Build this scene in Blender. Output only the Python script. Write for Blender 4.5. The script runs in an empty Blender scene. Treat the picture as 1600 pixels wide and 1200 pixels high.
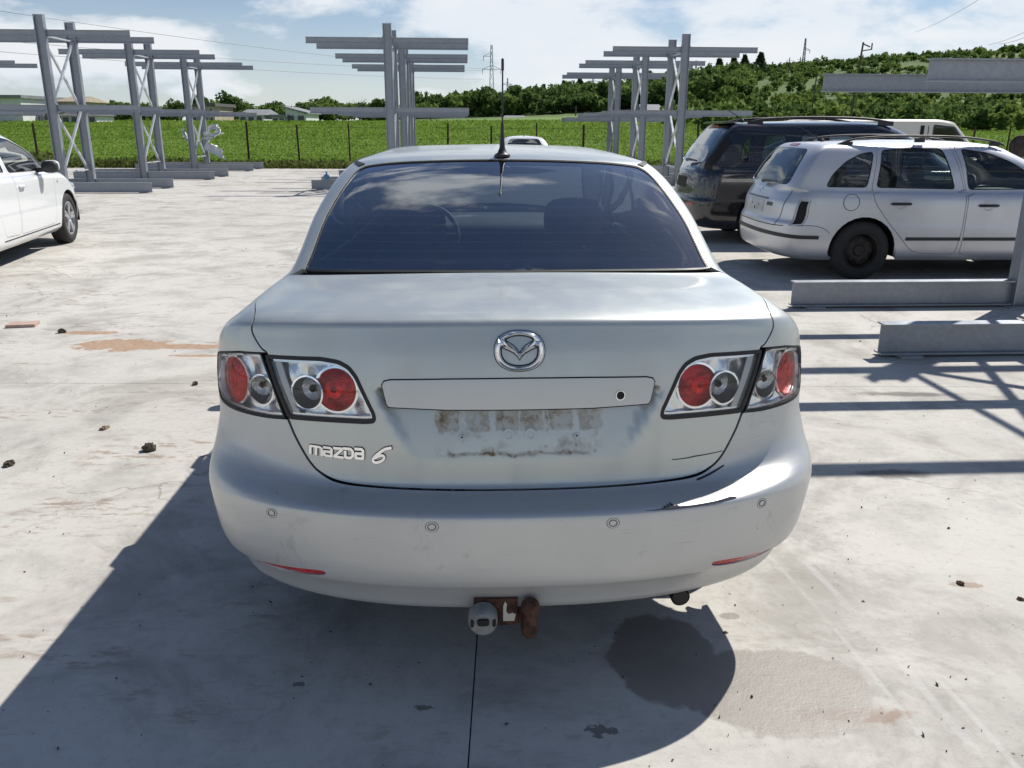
import bpy, bmesh, math, random
import numpy as np
from mathutils import Vector, Matrix, Euler, geometry

R = math.radians
random.seed(7)
rng = np.random.default_rng(11)
SC = bpy.context.scene
COL = SC.collection

# ---------------------------------------------------------------- camera
CAM_H, CAM_PITCH, CAM_ROLL, CAM_F = 1.514, R(17.10), R(.23), 1310.0
cd = bpy.data.cameras.new('camera')
cam = bpy.data.objects.new('camera', cd)
COL.objects.link(cam)
cam.matrix_world = (Matrix.Translation((0, 0, CAM_H)) @ Matrix.Rotation(R(90) - CAM_PITCH, 4, 'X')
                    @ Matrix.Rotation(CAM_ROLL, 4, 'Z'))
cd.sensor_width = 36.0
cd.lens = 36.0 * CAM_F / 1600.0
cd.clip_start = .05
cd.clip_end = 9000
SC.camera = cam

# ---------------------------------------------------------------- light, sky, exposure
SUN_DIR = Vector((.575, .61, 1.0)).normalized()       # towards the sun
SUN_EL = math.asin(SUN_DIR.z)
SUN_AZ = math.atan2(SUN_DIR.x, SUN_DIR.y)
sd = bpy.data.lights.new('sun', 'SUN')
sd.energy = 5.0
sd.angle = R(.53)
sd.color = (1.0, .955, .89)
so = bpy.data.objects.new('sun', sd)
COL.objects.link(so)
so.rotation_euler = SUN_DIR.to_track_quat('Z', 'Y').to_euler()
so.location = (20, 20, 40)

world = bpy.data.worlds.new('World')
SC.world = world
world.use_nodes = True
wn, wl = world.node_tree.nodes, world.node_tree.links
wn.clear()


def wnode(t, **k):
    n = wn.new(t)
    for a, b in k.items():
        setattr(n, a, b)
    return n


w_out = wnode('ShaderNodeOutputWorld')
w_bg = wnode('ShaderNodeBackground')
w_bg.inputs['Strength'].default_value = .062
w_sky = wnode('ShaderNodeTexSky', sky_type='NISHITA', sun_disc=False)
w_sky.sun_elevation = SUN_EL
w_sky.sun_rotation = SUN_AZ
w_sky.altitude = 150
w_sky.air_density = 1.0
w_sky.dust_density = .3
w_sky.ozone_density = 2.2
w_tc = wnode('ShaderNodeTexCoord')
w_sep = wnode('ShaderNodeSeparateXYZ')
wl.new(w_tc.outputs['Generated'], w_sep.inputs[0])


def wmath(op, a, b=None, clamp=False):
    n = wnode('ShaderNodeMath', operation=op, use_clamp=clamp)
    for i, q in enumerate((a, b)):
        if q is None:
            continue
        if isinstance(q, (int, float)):
            n.inputs[i].default_value = q
        else:
            wl.new(q, n.inputs[i])
    return n.outputs[0]


def wvec(sz, oz):
    c = wnode('ShaderNodeCombineXYZ')
    wl.new(w_sep.outputs['X'], c.inputs[0])
    wl.new(w_sep.outputs['Y'], c.inputs[1])
    wl.new(wmath('ADD', wmath('MULTIPLY', w_sep.outputs['Z'], sz), oz), c.inputs[2])
    return c.outputs[0]


def wnoise(vec, scale, detail, rough, dist=0.0):
    n = wnode('ShaderNodeTexNoise')
    n.inputs['Scale'].default_value = scale
    n.inputs['Detail'].default_value = detail
    n.inputs['Roughness'].default_value = rough
    n.inputs['Distortion'].default_value = dist
    wl.new(vec, n.inputs['Vector'])
    return n.outputs['Fac']


def wramp(v, a, b, lo=0.0, hi=1.0):
    n = wnode('ShaderNodeMapRange', interpolation_type='SMOOTHSTEP')
    wl.new(v, n.inputs['Value'])
    for k, x in (('From Min', a), ('From Max', b), ('To Min', lo), ('To Max', hi)):
        n.inputs[k].default_value = x
    return n.outputs[0]


# flat based cumulus: noise squeezed in height, denser towards the horizon, scattered above
elev = wmath('MAXIMUM', w_sep.outputs['Z'], 0.0)
cl_a = wnoise(wvec(2.6, .35), 4.6, 9, .56, .15)
cl_up = wnoise(wvec(2.6, .43), 4.6, 4, .5, .15)
dens = wmath('ADD', cl_a, wramp(elev, .0, .55, .085, -.045))
cov = wmath('MAXIMUM', wramp(dens, .505, .66, 0, .90), wramp(elev, .0, .20, .42, 0.0))
# tops lit, undersides greyer
lit = wmath('ADD', wmath('MULTIPLY', wmath('SUBTRACT', cl_a, cl_up), 2.6), .62, True)
ccol = wnode('ShaderNodeMix', data_type='RGBA')
ccol.inputs[6].default_value = (11.8, 12.8, 14.2, 1)
ccol.inputs[7].default_value = (13.8, 14.1, 14.5, 1)
wl.new(lit, ccol.inputs[0])
w_tint = wnode('ShaderNodeMix', data_type='RGBA', blend_type='MULTIPLY')
w_tint.inputs[0].default_value = 1.0
w_tint.inputs[7].default_value = (1.10, 1.19, 1.33, 1)
wl.new(w_sky.outputs[0], w_tint.inputs[6])
wmix = wnode('ShaderNodeMix', data_type='RGBA')
wl.new(cov, wmix.inputs[0])
wl.new(w_tint.outputs[2], wmix.inputs[6])
wl.new(ccol.outputs[2], wmix.inputs[7])
wl.new(wmix.outputs[2], w_bg.inputs['Color'])
wl.new(w_bg.outputs[0], w_out.inputs[0])

vs = SC.view_settings
SC.display_settings.display_device = 'sRGB'
vs.view_transform = 'Standard'
vs.look = 'None'
vs.gamma = 1
vs.exposure = .08
vs.use_curve_mapping = False
SC.cycles.use_denoising = True
SC.cycles.max_bounces = 10
SC.cycles.transparent_max_bounces = 16
SC.cycles.caustics_reflective = False
SC.cycles.caustics_refractive = False
SC.cycles.sample_clamp_indirect = 6


def at(u, v, Y):
    """point at forward distance Y seen at photo pixel (u, v)"""
    a, b = u - 800, v - 600
    cr, sr = math.cos(CAM_ROLL), math.sin(CAM_ROLL)
    a, b = a * cr + b * sr, -a * sr + b * cr
    sp, cp = math.sin(CAM_PITCH), math.cos(CAM_PITCH)
    D = Vector((a / CAM_F, cp - b / CAM_F * sp, -sp - b / CAM_F * cp))
    p = D * (Y / D.y)
    return Vector((p.x, p.y, p.z + CAM_H))


# ---------------------------------------------------------------- scene helpers
def tag(o, label=None, cat=None, group=None, kind=None):
    if label:
        o['label'] = label
    if cat:
        o['category'] = cat
    if group:
        o['group'] = group
    if kind:
        o['kind'] = kind
    return o


def empty(name, loc=(0, 0, 0), rz=0.0):
    o = bpy.data.objects.new(name, None)
    COL.objects.link(o)
    o.empty_display_size = .2
    o.location = loc
    o.rotation_euler = (0, 0, rz)
    return o


def copy_tree(o, parent=None):
    c = o.copy()
    COL.objects.link(c)
    if parent is not None:
        c.parent = parent
    for ch in list(o.children):
        copy_tree(ch, c)
    return c


def mesh_obj(name, V, F, mat, parent=None, smooth=False, loc=None, normals=None, mats=None, fm=None):
    me = bpy.data.meshes.new(name)
    me.from_pydata([tuple(map(float, p)) for p in V], [], [tuple(map(int, f)) for f in F])
    if mats:
        for m in mats:
            me.materials.append(m)
        me.polygons.foreach_set('material_index', fm)
    elif mat:
        me.materials.append(mat)
    if smooth is not False:
        if smooth is True:
            me.polygons.foreach_set('use_smooth', [True] * len(me.polygons))
        else:
            me.set_sharp_from_angle(angle=R(smooth)) if False else None
            me.polygons.foreach_set('use_smooth', [True] * len(me.polygons))
    me.update()
    if normals is not None:
        me.normals_split_custom_set_from_vertices([tuple(map(float, n)) for n in normals])
    o = bpy.data.objects.new(name, me)
    COL.objects.link(o)
    if smooth not in (True, False):
        me.set_sharp_from_angle(angle=R(smooth))
    if loc is not None:
        o.location = loc
    if parent is not None:
        o.parent = parent
    return o


def quads_obj(name, Q, mat, parent=None):
    """many loose quads from an (n,4,3) array, fast"""
    n = len(Q)
    me = bpy.data.meshes.new(name)
    me.vertices.add(n * 4)
    me.vertices.foreach_set('co', Q.astype(np.float32).ravel())
    me.loops.add(n * 4)
    me.loops.foreach_set('vertex_index', np.arange(n * 4, dtype=np.int32))
    me.polygons.add(n)
    me.polygons.foreach_set('loop_start', np.arange(0, n * 4, 4, dtype=np.int32))
    me.update(calc_edges=True)
    me.materials.append(mat)
    o = bpy.data.objects.new(name, me)
    COL.objects.link(o)
    if parent is not None:
        o.parent = parent
    return o


class MB:
    def __init__(self):
        self.V, self.F = [], []

    def add(self, V, F):
        b = len(self.V)
        self.V += [Vector(p) for p in V]
        self.F += [tuple(b + i for i in f) for f in F]
        return self

    def box(self, c, s, rot=None):
        x, y, z = s[0] / 2, s[1] / 2, s[2] / 2
        V = [Vector(p) for p in ((-x, -y, -z), (x, -y, -z), (x, y, -z), (-x, y, -z), (-x, -y, z), (x, -y, z), (x, y, z), (-x, y, z))]
        if rot is not None:
            V = [rot @ p for p in V]
        c = Vector(c)
        return self.add([p + c for p in V], [(0, 3, 2, 1), (4, 5, 6, 7), (0, 1, 5, 4), (1, 2, 6, 5), (2, 3, 7, 6), (3, 0, 4, 7)])

    def prism(self, prof, p0, p1, up=(0, 0, 1)):
        """closed 2D profile (a along side, b along up) swept from p0 to p1"""
        p0, p1 = Vector(p0), Vector(p1)
        d = (p1 - p0).normalized()
        side = d.cross(Vector(up))
        if side.length < 1e-4:
            side = d.cross(Vector((1, 0, 0)))
        side.normalize()
        u = side.cross(d)
        n = len(prof)
        V = [p0 + side * a + u * b for a, b in prof] + [p1 + side * a + u * b for a, b in prof]
        F = [(i, (i + 1) % n, n + (i + 1) % n, n + i) for i in range(n)]
        F += [tuple(range(n - 1, -1, -1)), tuple(range(n, 2 * n))]
        return self.add(V, F)

    def bar(self, p0, p1, w, h=None, up=(0, 0, 1)):
        h = h or w
        return self.prism([(-w / 2, -h / 2), (w / 2, -h / 2), (w / 2, h / 2), (-w / 2, h / 2)], p0, p1, up)

    def tube(self, pts, r, n=8, caps=True):
        pts = [Vector(p) for p in pts]
        rr = r if isinstance(r, (list, tuple)) else [r] * len(pts)
        V, F = [], []
        prev = None
        for i, p in enumerate(pts):
            d = (pts[min(i + 1, len(pts) - 1)] - pts[max(i - 1, 0)])
            if d.length < 1e-9:
                d = Vector((0, 0, 1))
            d.normalize()
            if prev is None:
                a = d.cross(Vector((0, 0, 1)))
                if a.length < .05:
                    a = d.cross(Vector((1, 0, 0)))
            else:
                a = prev - d * prev.dot(d)
            a.normalize()
            prev = a
            b = d.cross(a)
            for k in range(n):
                t = 2 * math.pi * k / n
                V.append(p + (a * math.cos(t) + b * math.sin(t)) * rr[i])
        for i in range(len(pts) - 1):
            for k in range(n):
                F.append((i * n + k, i * n + (k + 1) % n, (i + 1) * n + (k + 1) % n, (i + 1) * n + k))
        if caps:
            F.append(tuple(range(n - 1, -1, -1)))
            F.append(tuple(range((len(pts) - 1) * n, len(pts) * n)))
        return self.add(V, F)

    def lathe(self, prof, c=(0, 0, 0), axis='X', n=32, close=False):
        """profile of (radius, along) pairs turned about the axis"""
        c = Vector(c)
        V, F = [], []
        for r, a in prof:
            for k in range(n):
                t = 2 * math.pi * k / n
                p, q = r * math.cos(t), r * math.sin(t)
                V.append(c + (Vector((a, p, q)) if axis == 'X' else Vector((p, a, q)) if axis == 'Y' else Vector((p, q, a))))
        m = len(prof)
        for i in range(m - 1 + (1 if close else 0)):
            j = (i + 1) % m
            for k in range(n):
                F.append((i * n + k, i * n + (k + 1) % n, j * n + (k + 1) % n, j * n + k))
        return self.add(V, F)

    def rbox(self, c, s, p=4.0, n=10, rot=None):
        """rounded box (superellipsoid)"""
        c = Vector(c)
        V, F = [], []
        sg = lambda q, e: math.copysign(abs(q) ** e, q)
        e = 2.0 / p
        for i in range(n + 1):
            la = -math.pi / 2 + math.pi * i / n
            for k in range(2 * n):
                lo = 2 * math.pi * k / (2 * n)
                q = Vector((s[0] / 2 * sg(math.cos(la), e) * sg(math.cos(lo), e), s[1] / 2 * sg(math.cos(la), e) * sg(math.sin(lo), e), s[2] / 2 * sg(math.sin(la), e)))
                if rot is not None:
                    q = rot @ q
                V.append(c + q)
        m = 2 * n
        for i in range(n):
            for k in range(m):
                F.append((i * m + k, i * m + (k + 1) % m, (i + 1) * m + (k + 1) % m, (i + 1) * m + k))
        return self.add(V, F)

    def xf(self, M):
        self.V = [M @ p for p in self.V]
        return self

    def build(self, name, mat, parent=None, smooth=False, loc=None):
        return mesh_obj(name, self.V, self.F, mat, parent, smooth, loc)


# ---------------------------------------------------------------- materials
class NT:
    def __init__(self, name):
        self.m = bpy.data.materials.new(name)
        self.m.use_nodes = True
        self.t = self.m.node_tree
        self.n, self.l = self.t.nodes, self.t.links
        self.n.clear()
        self.out = self.n.new('ShaderNodeOutputMaterial')

    def node(self, t, ins=None, **k):
        q = self.n.new(t)
        for a, b in k.items():
            setattr(q, a, b)
        for a, b in (ins or {}).items():
            self.put(q.inputs[a], b)
        return q

    def put(self, sock, val):
        if hasattr(val, 'is_output') or hasattr(val, 'links') and not isinstance(val, (int, float, tuple)):
            self.l.new(val, sock)
        else:
            sock.default_value = val

    def coord(self, which='Object'):
        return self.node('ShaderNodeTexCoord').outputs[which]

    def noise(self, scale, detail=4, rough=.55, vec=None, dist=0.0, out='Fac'):
        q = self.node('ShaderNodeTexNoise', {'Scale': scale, 'Detail': detail, 'Roughness': rough, 'Distortion': dist})
        self.l.new(vec if vec is not None else self.coord(), q.inputs['Vector'])
        return q.outputs[out]

    def ramp(self, val, a, b, lo=0.0, hi=1.0, smooth=True):
        q = self.node('ShaderNodeMapRange', {'Value': val, 'From Min': a, 'From Max': b, 'To Min': lo, 'To Max': hi})
        if smooth:
            q.interpolation_type = 'SMOOTHSTEP'
        return q.outputs[0]

    def math(self, op, a, b=0.0, clamp=False):
        return self.node('ShaderNodeMath', {0: a, 1: b}, operation=op, use_clamp=clamp).outputs[0]

    def mix(self, f, a, b):
        q = self.node('ShaderNodeMix', {0: f, 6: a, 7: b}, data_type='RGBA')
        return q.outputs[2]

    def math_vec(self, v, n, amt):
        m_ = self.node('ShaderNodeVectorMath', {0: n, 1: (amt, amt, 0)}, operation='MULTIPLY')
        return self.node('ShaderNodeVectorMath', {0: v, 1: m_.outputs[0]}, operation='ADD').outputs[0]

    def bump(self, h, strength=.3, dist=.01):
        return self.node('ShaderNodeBump', {'Height': h, 'Strength': strength, 'Distance': dist}).outputs[0]

    def mapping(self, vec, scale=(1, 1, 1), loc=(0, 0, 0), rot=(0, 0, 0)):
        return self.node('ShaderNodeMapping', {'Vector': vec, 'Scale': scale, 'Location': loc, 'Rotation': rot}).outputs[0]

    def principled(self, **k):
        p = self.node('ShaderNodeBsdfPrincipled')
        for a, b in k.items():
            self.put(p.inputs[a.replace('_', ' ')], b)
        self.l.new(p.outputs[0], self.out.inputs[0])
        return p


def c4(r, g=None, b=None):
    return (r, r, r, 1) if g is None else (r, g, b, 1)


def simple(name, col, rough=.6, metal=0.0, var=.12, scale=6.0, bump=0.0, bscale=60.0, coat=0.0):
    t = NT(name)
    n = t.noise(scale, 5, .6)
    f = t.ramp(n, .3, .7)
    a = tuple(c * (1 - var) for c in col[:3]) + (1,)
    b = tuple(min(1, c * (1 + var)) for c in col[:3]) + (1,)
    k = dict(Base_Color=t.mix(f, a, b), Roughness=t.ramp(n, .3, .7, max(0, rough - .06), min(1, rough + .06)), Metallic=metal)
    if bump:
        k['Normal'] = t.bump(t.noise(bscale, 4, .6), bump, .01)
    if coat:
        k['Coat_Weight'] = coat
        k['Coat_Roughness'] = .06
    t.principled(**k)
    return t.m


def paint(name, col, metal=.75, rough=.36, dust=.35, dustcol=(.42, .40, .36), coat=.6, crough=.1):
    t = NT(name)
    big = t.noise(2.3, 6, .62)
    st = t.noise(1.0, 5, .6, t.mapping(t.coord(), (9, 9, 1.2)))
    fine = t.noise(55, 3, .7)
    d = t.math('MULTIPLY', t.math('ADD', t.math('MULTIPLY', t.ramp(big, .38, .68), .6), t.math('MULTIPLY', t.ramp(st, .45, .75), .4)), dust)
    d = t.math('MULTIPLY', d, t.ramp(fine, .2, .8, .7, 1.2))
    base = t.mix(d, c4(*col), c4(*dustcol))
    t.principled(Base_Color=base, Metallic=t.math('MULTIPLY', t.math('SUBTRACT', 1.0, d), metal),
                 Roughness=t.math('ADD', rough, t.math('MULTIPLY', d, .35)), Coat_Weight=t.math('MULTIPLY', t.math('SUBTRACT', 1.0, d), coat), Coat_Roughness=crough)
    return t.m


def glass_mat(name, tint, refl=1.0, rough=.0, dirt=.06, lines=None):
    """thin pane: tinted see-through mixed with a mirror by Fresnel, with some dust"""
    t = NT(name)
    tr = t.node('ShaderNodeBsdfTransparent', {'Color': c4(*tint)})
    gl = t.node('ShaderNodeBsdfGlossy', {'Color': c4(.95), 'Roughness': rough})
    fr = t.node('ShaderNodeFresnel', {'IOR': 1.52}).outputs[0]
    m1 = t.node('ShaderNodeMixShader', {0: t.math('MULTIPLY', fr, refl, True)})
    t.l.new(tr.outputs[0], m1.inputs[1])
    t.l.new(gl.outputs[0], m1.inputs[2])
    df = t.node('ShaderNodeBsdfDiffuse', {'Color': c4(.45, .44, .42)})
    n = t.math('MULTIPLY', t.ramp(t.noise(3.0, 6, .65), .35, .75), dirt)
    sp = t.math('MULTIPLY', t.ramp(t.noise(70, 2, .5), .70, .76), dirt * 2.5)
    f = t.math('ADD', n, sp, True)
    if lines:
        z = t.node('ShaderNodeSeparateXYZ', {0: t.coord()}).outputs[2]
        w = t.math('PINGPONG', t.math('DIVIDE', z, lines), .5)
        f = t.math('ADD', f, t.math('MULTIPLY', t.math('LESS_THAN', w, .030), .035), True)
    m2 = t.node('ShaderNodeMixShader', {0: f})
    t.l.new(m1.outputs[0], m2.inputs[1])
    t.l.new(df.outputs[0], m2.inputs[2])
    t.l.new(m2.outputs[0], t.out.inputs[0])
    return t.m


def leafy(name, dark, light, rough=.6, scale=.25):
    t = NT(name)
    geo = t.node('ShaderNodeNewGeometry')
    ri = geo.outputs['Random Per Island']
    n = t.noise(scale, 3, .6)
    f = t.math('ADD', t.math('MULTIPLY', ri, .55), t.math('MULTIPLY', t.ramp(n, .3, .7), .45), True)
    colr = t.mix(f, c4(*dark), c4(*light))
    d = t.node('ShaderNodeBsdfDiffuse', {'Color': colr})
    tr = t.node('ShaderNodeBsdfTranslucent', {'Color': colr})
    m = t.node('ShaderNodeMixShader', {0: .45})
    t.l.new(d.outputs[0], m.inputs[1])
    t.l.new(tr.outputs[0], m.inputs[2])
    t.l.new(m.outputs[0], t.out.inputs[0])
    return t.m


def galvanised():
    t = NT('galvanised_steel')
    v = t.node('ShaderNodeTexVoronoi', {'Vector': t.coord(), 'Scale': 42.0}).outputs['Color']
    g = t.node('ShaderNodeSeparateColor', {0: v}).outputs[0]
    n = t.noise(3.2, 6, .65)
    st = t.noise(1.0, 5, .6, t.mapping(t.coord(), (14, 14, 1.5)))
    f = t.math('ADD', t.math('MULTIPLY', g, .14), t.math('MULTIPLY', n, .86))
    colr = t.mix(t.ramp(f, .25, .75), c4(.27, .29, .32), c4(.37, .395, .43))
    colr = t.mix(t.math('MULTIPLY', t.ramp(st, .60, .75), .25), colr, c4(.55, .57, .58))
    t.principled(Base_Color=colr, Metallic=.55, Roughness=t.ramp(n, .3, .7, .42, .6), Normal=t.bump(n, .08, .01))
    return t.m


M = {}
M['paint'] = paint('silver_green_paint', (.52, .55, .53), .62, .36, .32)
M['bumper_paint'] = paint('silver_bumper_paint', (.50, .515, .50), .48, .45, .40, (.46, .44, .40), .3, .15)
M['garnish'] = paint('satin_silver_trim', (.49, .505, .51), .8, .36, .12)
M['chrome'] = simple('chrome', (.86, .87, .89), .07, 1.0, .03)
M['lamp_chrome'] = simple('lamp_reflector', (.86, .87, .88), .2, .8, .04)
M['rubber'] = simple('black_rubber', (.012, .012, .013), .55, 0, .3)
M['gap'] = simple('dark_inner', (.012, .012, .013), .8, 0, .2)
M['tyre'] = simple('tyre_rubber', (.028, .027, .026), .8, 0, .3, 14, .3, 90)
M['alloy'] = simple('alloy_wheel', (.50, .51, .52), .38, .7, .08)
M['steel_wheel'] = simple('rusty_black_steel', (.035, .030, .027), .6, .3, .5, 9)
M['cloth'] = simple('seat_cloth', (.045, .047, .052), .9, 0, .2, 20, .2, 200)
M['dash'] = simple('dashboard_plastic', (.05, .052, .055), .65, 0, .15)
M['liner'] = simple('headlining', (.42, .41, .39), .9, 0, .06)
M['rear_glass'] = glass_mat('rear_window_glass', (.56, .66, .71), 4.4, 0, .025, .0245)
M['glass'] = glass_mat('side_glass', (.74, .82, .80), 1.3, 0, .04)
M['dark_glass'] = glass_mat('privacy_glass', (.25, .30, .32), 1.6, 0, .06)
M['lens'] = glass_mat('clear_lamp_lens', (.96, .97, .97), .7, .03, .02)
M['rust'] = simple('rusty_iron', (.085, .040, .024), .85, .1, .6, 45, .7, 160)
M['scuff'] = simple('bared_dark_plastic', (.022, .025, .038), .85, 0, .4, 60)
M['galv'] = galvanised()
M['galv_bright'] = simple('bright_zinc', (.62, .65, .68), .45, .4, .1, 8)
M['white_paint'] = paint('white_car_paint', (.78, .80, .80), 0.0, .28, .10, (.5, .48, .45), 1.0, .04)
M['silver2'] = paint('estate_silver_paint', (.62, .63, .66), .6, .36, .25)
M['black_paint'] = paint('black_car_paint', (.012, .013, .017), .1, .18, .10, (.10, .095, .09), 1.0, .04)
M['cream'] = paint('cream_van_paint', (.66, .65, .58), 0, .4, .2)
M['plastic'] = simple('black_plastic', (.025, .026, .029), .5, 0, .2)
M['grey_plastic'] = simple('grey_plastic', (.20, .205, .20), .6, 0, .2, 40)
M['red'] = None


def red_lens():
    t = NT('red_lamp_lens')
    v = t.node('ShaderNodeTexVoronoi', {'Vector': t.coord(), 'Scale': 240.0}).outputs['Distance']
    n = t.noise(20, 3, .6)
    colr = t.mix(t.ramp(n, .38, .62), c4(.42, .008, .012), c4(.98, .035, .036))
    t.principled(Base_Color=colr, Roughness=.22, Metallic=.75, Coat_Weight=.5, Coat_Roughness=.03, Normal=t.bump(v, .9, .004))
    return t.m


def sparkle(name, col):
    t = NT(name)
    t.principled(Base_Color=c4(*col), Roughness=t.ramp(t.noise(90, 2, .5), .3, .7, .10, .22), Metallic=1.0)
    return t.m


M['red'] = red_lens()
M['rib'] = simple('ribbed_clear_plastic', (.78, .79, .80), .25, 0, .05)
M['hot_red'] = simple('painted_glow_red', (.66, .016, .018), .2, .5, .45, 70)  # brighter red, painted in for the light caught at the lens centre
M['refl_red'] = simple('red_reflector', (.42, .03, .025), .25, 0, .25, 60, coat=.8)
M['sparkle'] = sparkle('lamp_bowl', (.62, .63, .64))
M['lamp_grey'] = simple('lamp_bowl_grey', (.10, .10, .10), .3, .6, .2)
M['reflection_edge'] = simple('reflection_blue_black', (.018, .022, .035), .4, .3)  # dark reflection along chrome edges, put in as colour


def lid_paint():
    """boot lid paint with the grime a number plate left behind"""
    t = NT('boot_lid_paint')
    co = t.coord()
    sx = t.node('ShaderNodeSeparateXYZ', {0: co})
    big = t.noise(2.3, 6, .62)
    st = t.noise(1.0, 5, .6, t.mapping(co, (9, 9, 1.2)))
    d = t.math('MULTIPLY', t.math('ADD', t.math('MULTIPLY', t.ramp(big, .38, .68), .5), t.math('MULTIPLY', t.ramp(st, .45, .75), .5)), .30)
    base = t.mix(d, c4(.52, .55, .53), c4(.43, .41, .37))
    ax = t.math('ABSOLUTE', sx.outputs[0])
    z = sx.outputs[2]
    wob = t.math('MULTIPLY', t.math('SUBTRACT', t.noise(24, 4, .6), .5), .030)
    axw, zw = t.math('ADD', ax, wob), t.math('ADD', z, wob)
    inx = t.ramp(axw, .232, .222, 0, 1)
    inz = t.math('MULTIPLY', t.ramp(zw, .655, .664), t.ramp(zw, .812, .800))
    box = t.math('MULTIPLY', inx, inz)
    # smears left along the edges of the plate holder and round the pads
    eb = t.math('MULTIPLY', t.ramp(t.math('ABSOLUTE', t.math('SUBTRACT', zw, .668)), .008, .001), t.ramp(axw, .20, .18))
    gx = t.math('PINGPONG', t.math('ADD', axw, .008), .040)
    pads = t.math('MULTIPLY', t.ramp(gx, .006, .012), t.math('MULTIPLY', t.ramp(zw, .725, .733), t.ramp(zw, .792, .786)))
    ev = t.ramp(gx, .0045, .001)
    n1 = t.ramp(t.noise(15, 6, .7), .47, .66)
    ex_ = t.math('MULTIPLY', t.ramp(t.math('ABSOLUTE', t.math('SUBTRACT', axw, .208)), .009, .002), inz)
    n2 = t.ramp(t.noise(38, 5, .7), .42, .62)
    g = t.math('ADD', t.math('MULTIPLY', pads, .48), t.math('MULTIPLY', t.math('MULTIPLY', ev, n1), .55))
    g = t.math('ADD', g, t.math('MULTIPLY', n1, .42))
    g = t.math('ADD', t.math('MULTIPLY', g, box), t.math('ADD', t.math('MULTIPLY', eb, .75), t.math('MULTIPLY', t.math('MULTIPLY', ex_, n1), .8)), True)
    g = t.math('MULTIPLY', g, t.ramp(n2, 0, 1, .45, 1.0))
    base = t.mix(g, base, c4(.17, .125, .065))
    k = t.math('SUBTRACT', 1.0, t.math('ADD', d, g, True))
    t.principled(Base_Color=base, Metallic=t.math('MULTIPLY', k, .62), Roughness=t.math('ADD', .37, t.math('MULTIPLY', t.math('ADD', d, g, True), .4)),
                 Coat_Weight=t.math('MULTIPLY', k, .6), Coat_Roughness=.1)
    return t.m


M['lid_paint'] = lid_paint()


def bumper_paint():
    """chalky bumper paint with rubbed streaks, hairline scratches and stone chips"""
    t = NT('silver_bumper_paint')
    co = t.coord()
    big = t.noise(2.6, 6, .62, co)
    rub = t.noise(1.0, 6, .7, t.mapping(co, (2.0, 2.0, 9.0), (0, 0, 0), (0, .25, 0)), .4)
    d = t.math('MULTIPLY', t.math('ADD', t.math('MULTIPLY', t.ramp(big, .38, .68), .55), t.math('MULTIPLY', t.ramp(rub, .48, .72), .45)), .42)
    base = t.mix(d, c4(.54, .55, .54), c4(.48, .455, .41))
    hair = t.noise(1.0, 3, .5, t.mapping(co, (1.6, 1.6, 46.0), (0, 0, 0), (0, .35, .2)), .8)
    hm = t.math('MULTIPLY', t.ramp(t.math('ABSOLUTE', t.math('SUBTRACT', hair, .5)), .006, .0015), t.ramp(t.noise(5, 3, .5, co), .54, .62))
    base = t.mix(t.math('MULTIPLY', hm, .40), base, c4(.20, .205, .20))
    v = t.node('ShaderNodeTexVoronoi', {'Vector': co, 'Scale': 26.0}).outputs['Distance']
    chip = t.math('MULTIPLY', t.ramp(v, .075, .05), t.ramp(t.noise(7, 2, .5, co), .60, .64))
    base = t.mix(t.math('MULTIPLY', chip, .9), base, c4(.03, .03, .035))
    smu = t.math('MULTIPLY', t.ramp(t.noise(6.5, 7, .75, co, .8), .58, .70), .35)
    base = t.mix(smu, base, c4(.27, .265, .25))
    t.principled(Base_Color=base, Metallic=t.math('MULTIPLY', t.math('SUBTRACT', 1.0, d), .48), Roughness=t.math('ADD', .42, t.math('MULTIPLY', d, .3)),
                 Coat_Weight=.3, Coat_Roughness=.15)
    return t.m


M['bumper_paint'] = bumper_paint()
# ---------------------------------------------------------------- car surface core
def _superq(n, L, W, m=300):
    """quarter superellipse from the centre (0,0) to the side (W,L), equal arc steps"""
    t = np.linspace(0, math.pi / 2, 1500)
    x = W * np.sin(t) ** (2.0 / n)
    y = L * (1 - np.cos(t) ** (2.0 / n))
    d = np.concatenate([[0], np.cumsum(np.hypot(np.diff(x), np.diff(y)))])
    q = np.linspace(0, d[-1], m)
    return np.interp(q, d, x), np.interp(q, d, y)


SR, SS, SF = 1.2, 2.6, 1.2          # parameter lengths: rear corner, side, front corner
STOT = SR + SS + SF


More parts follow.
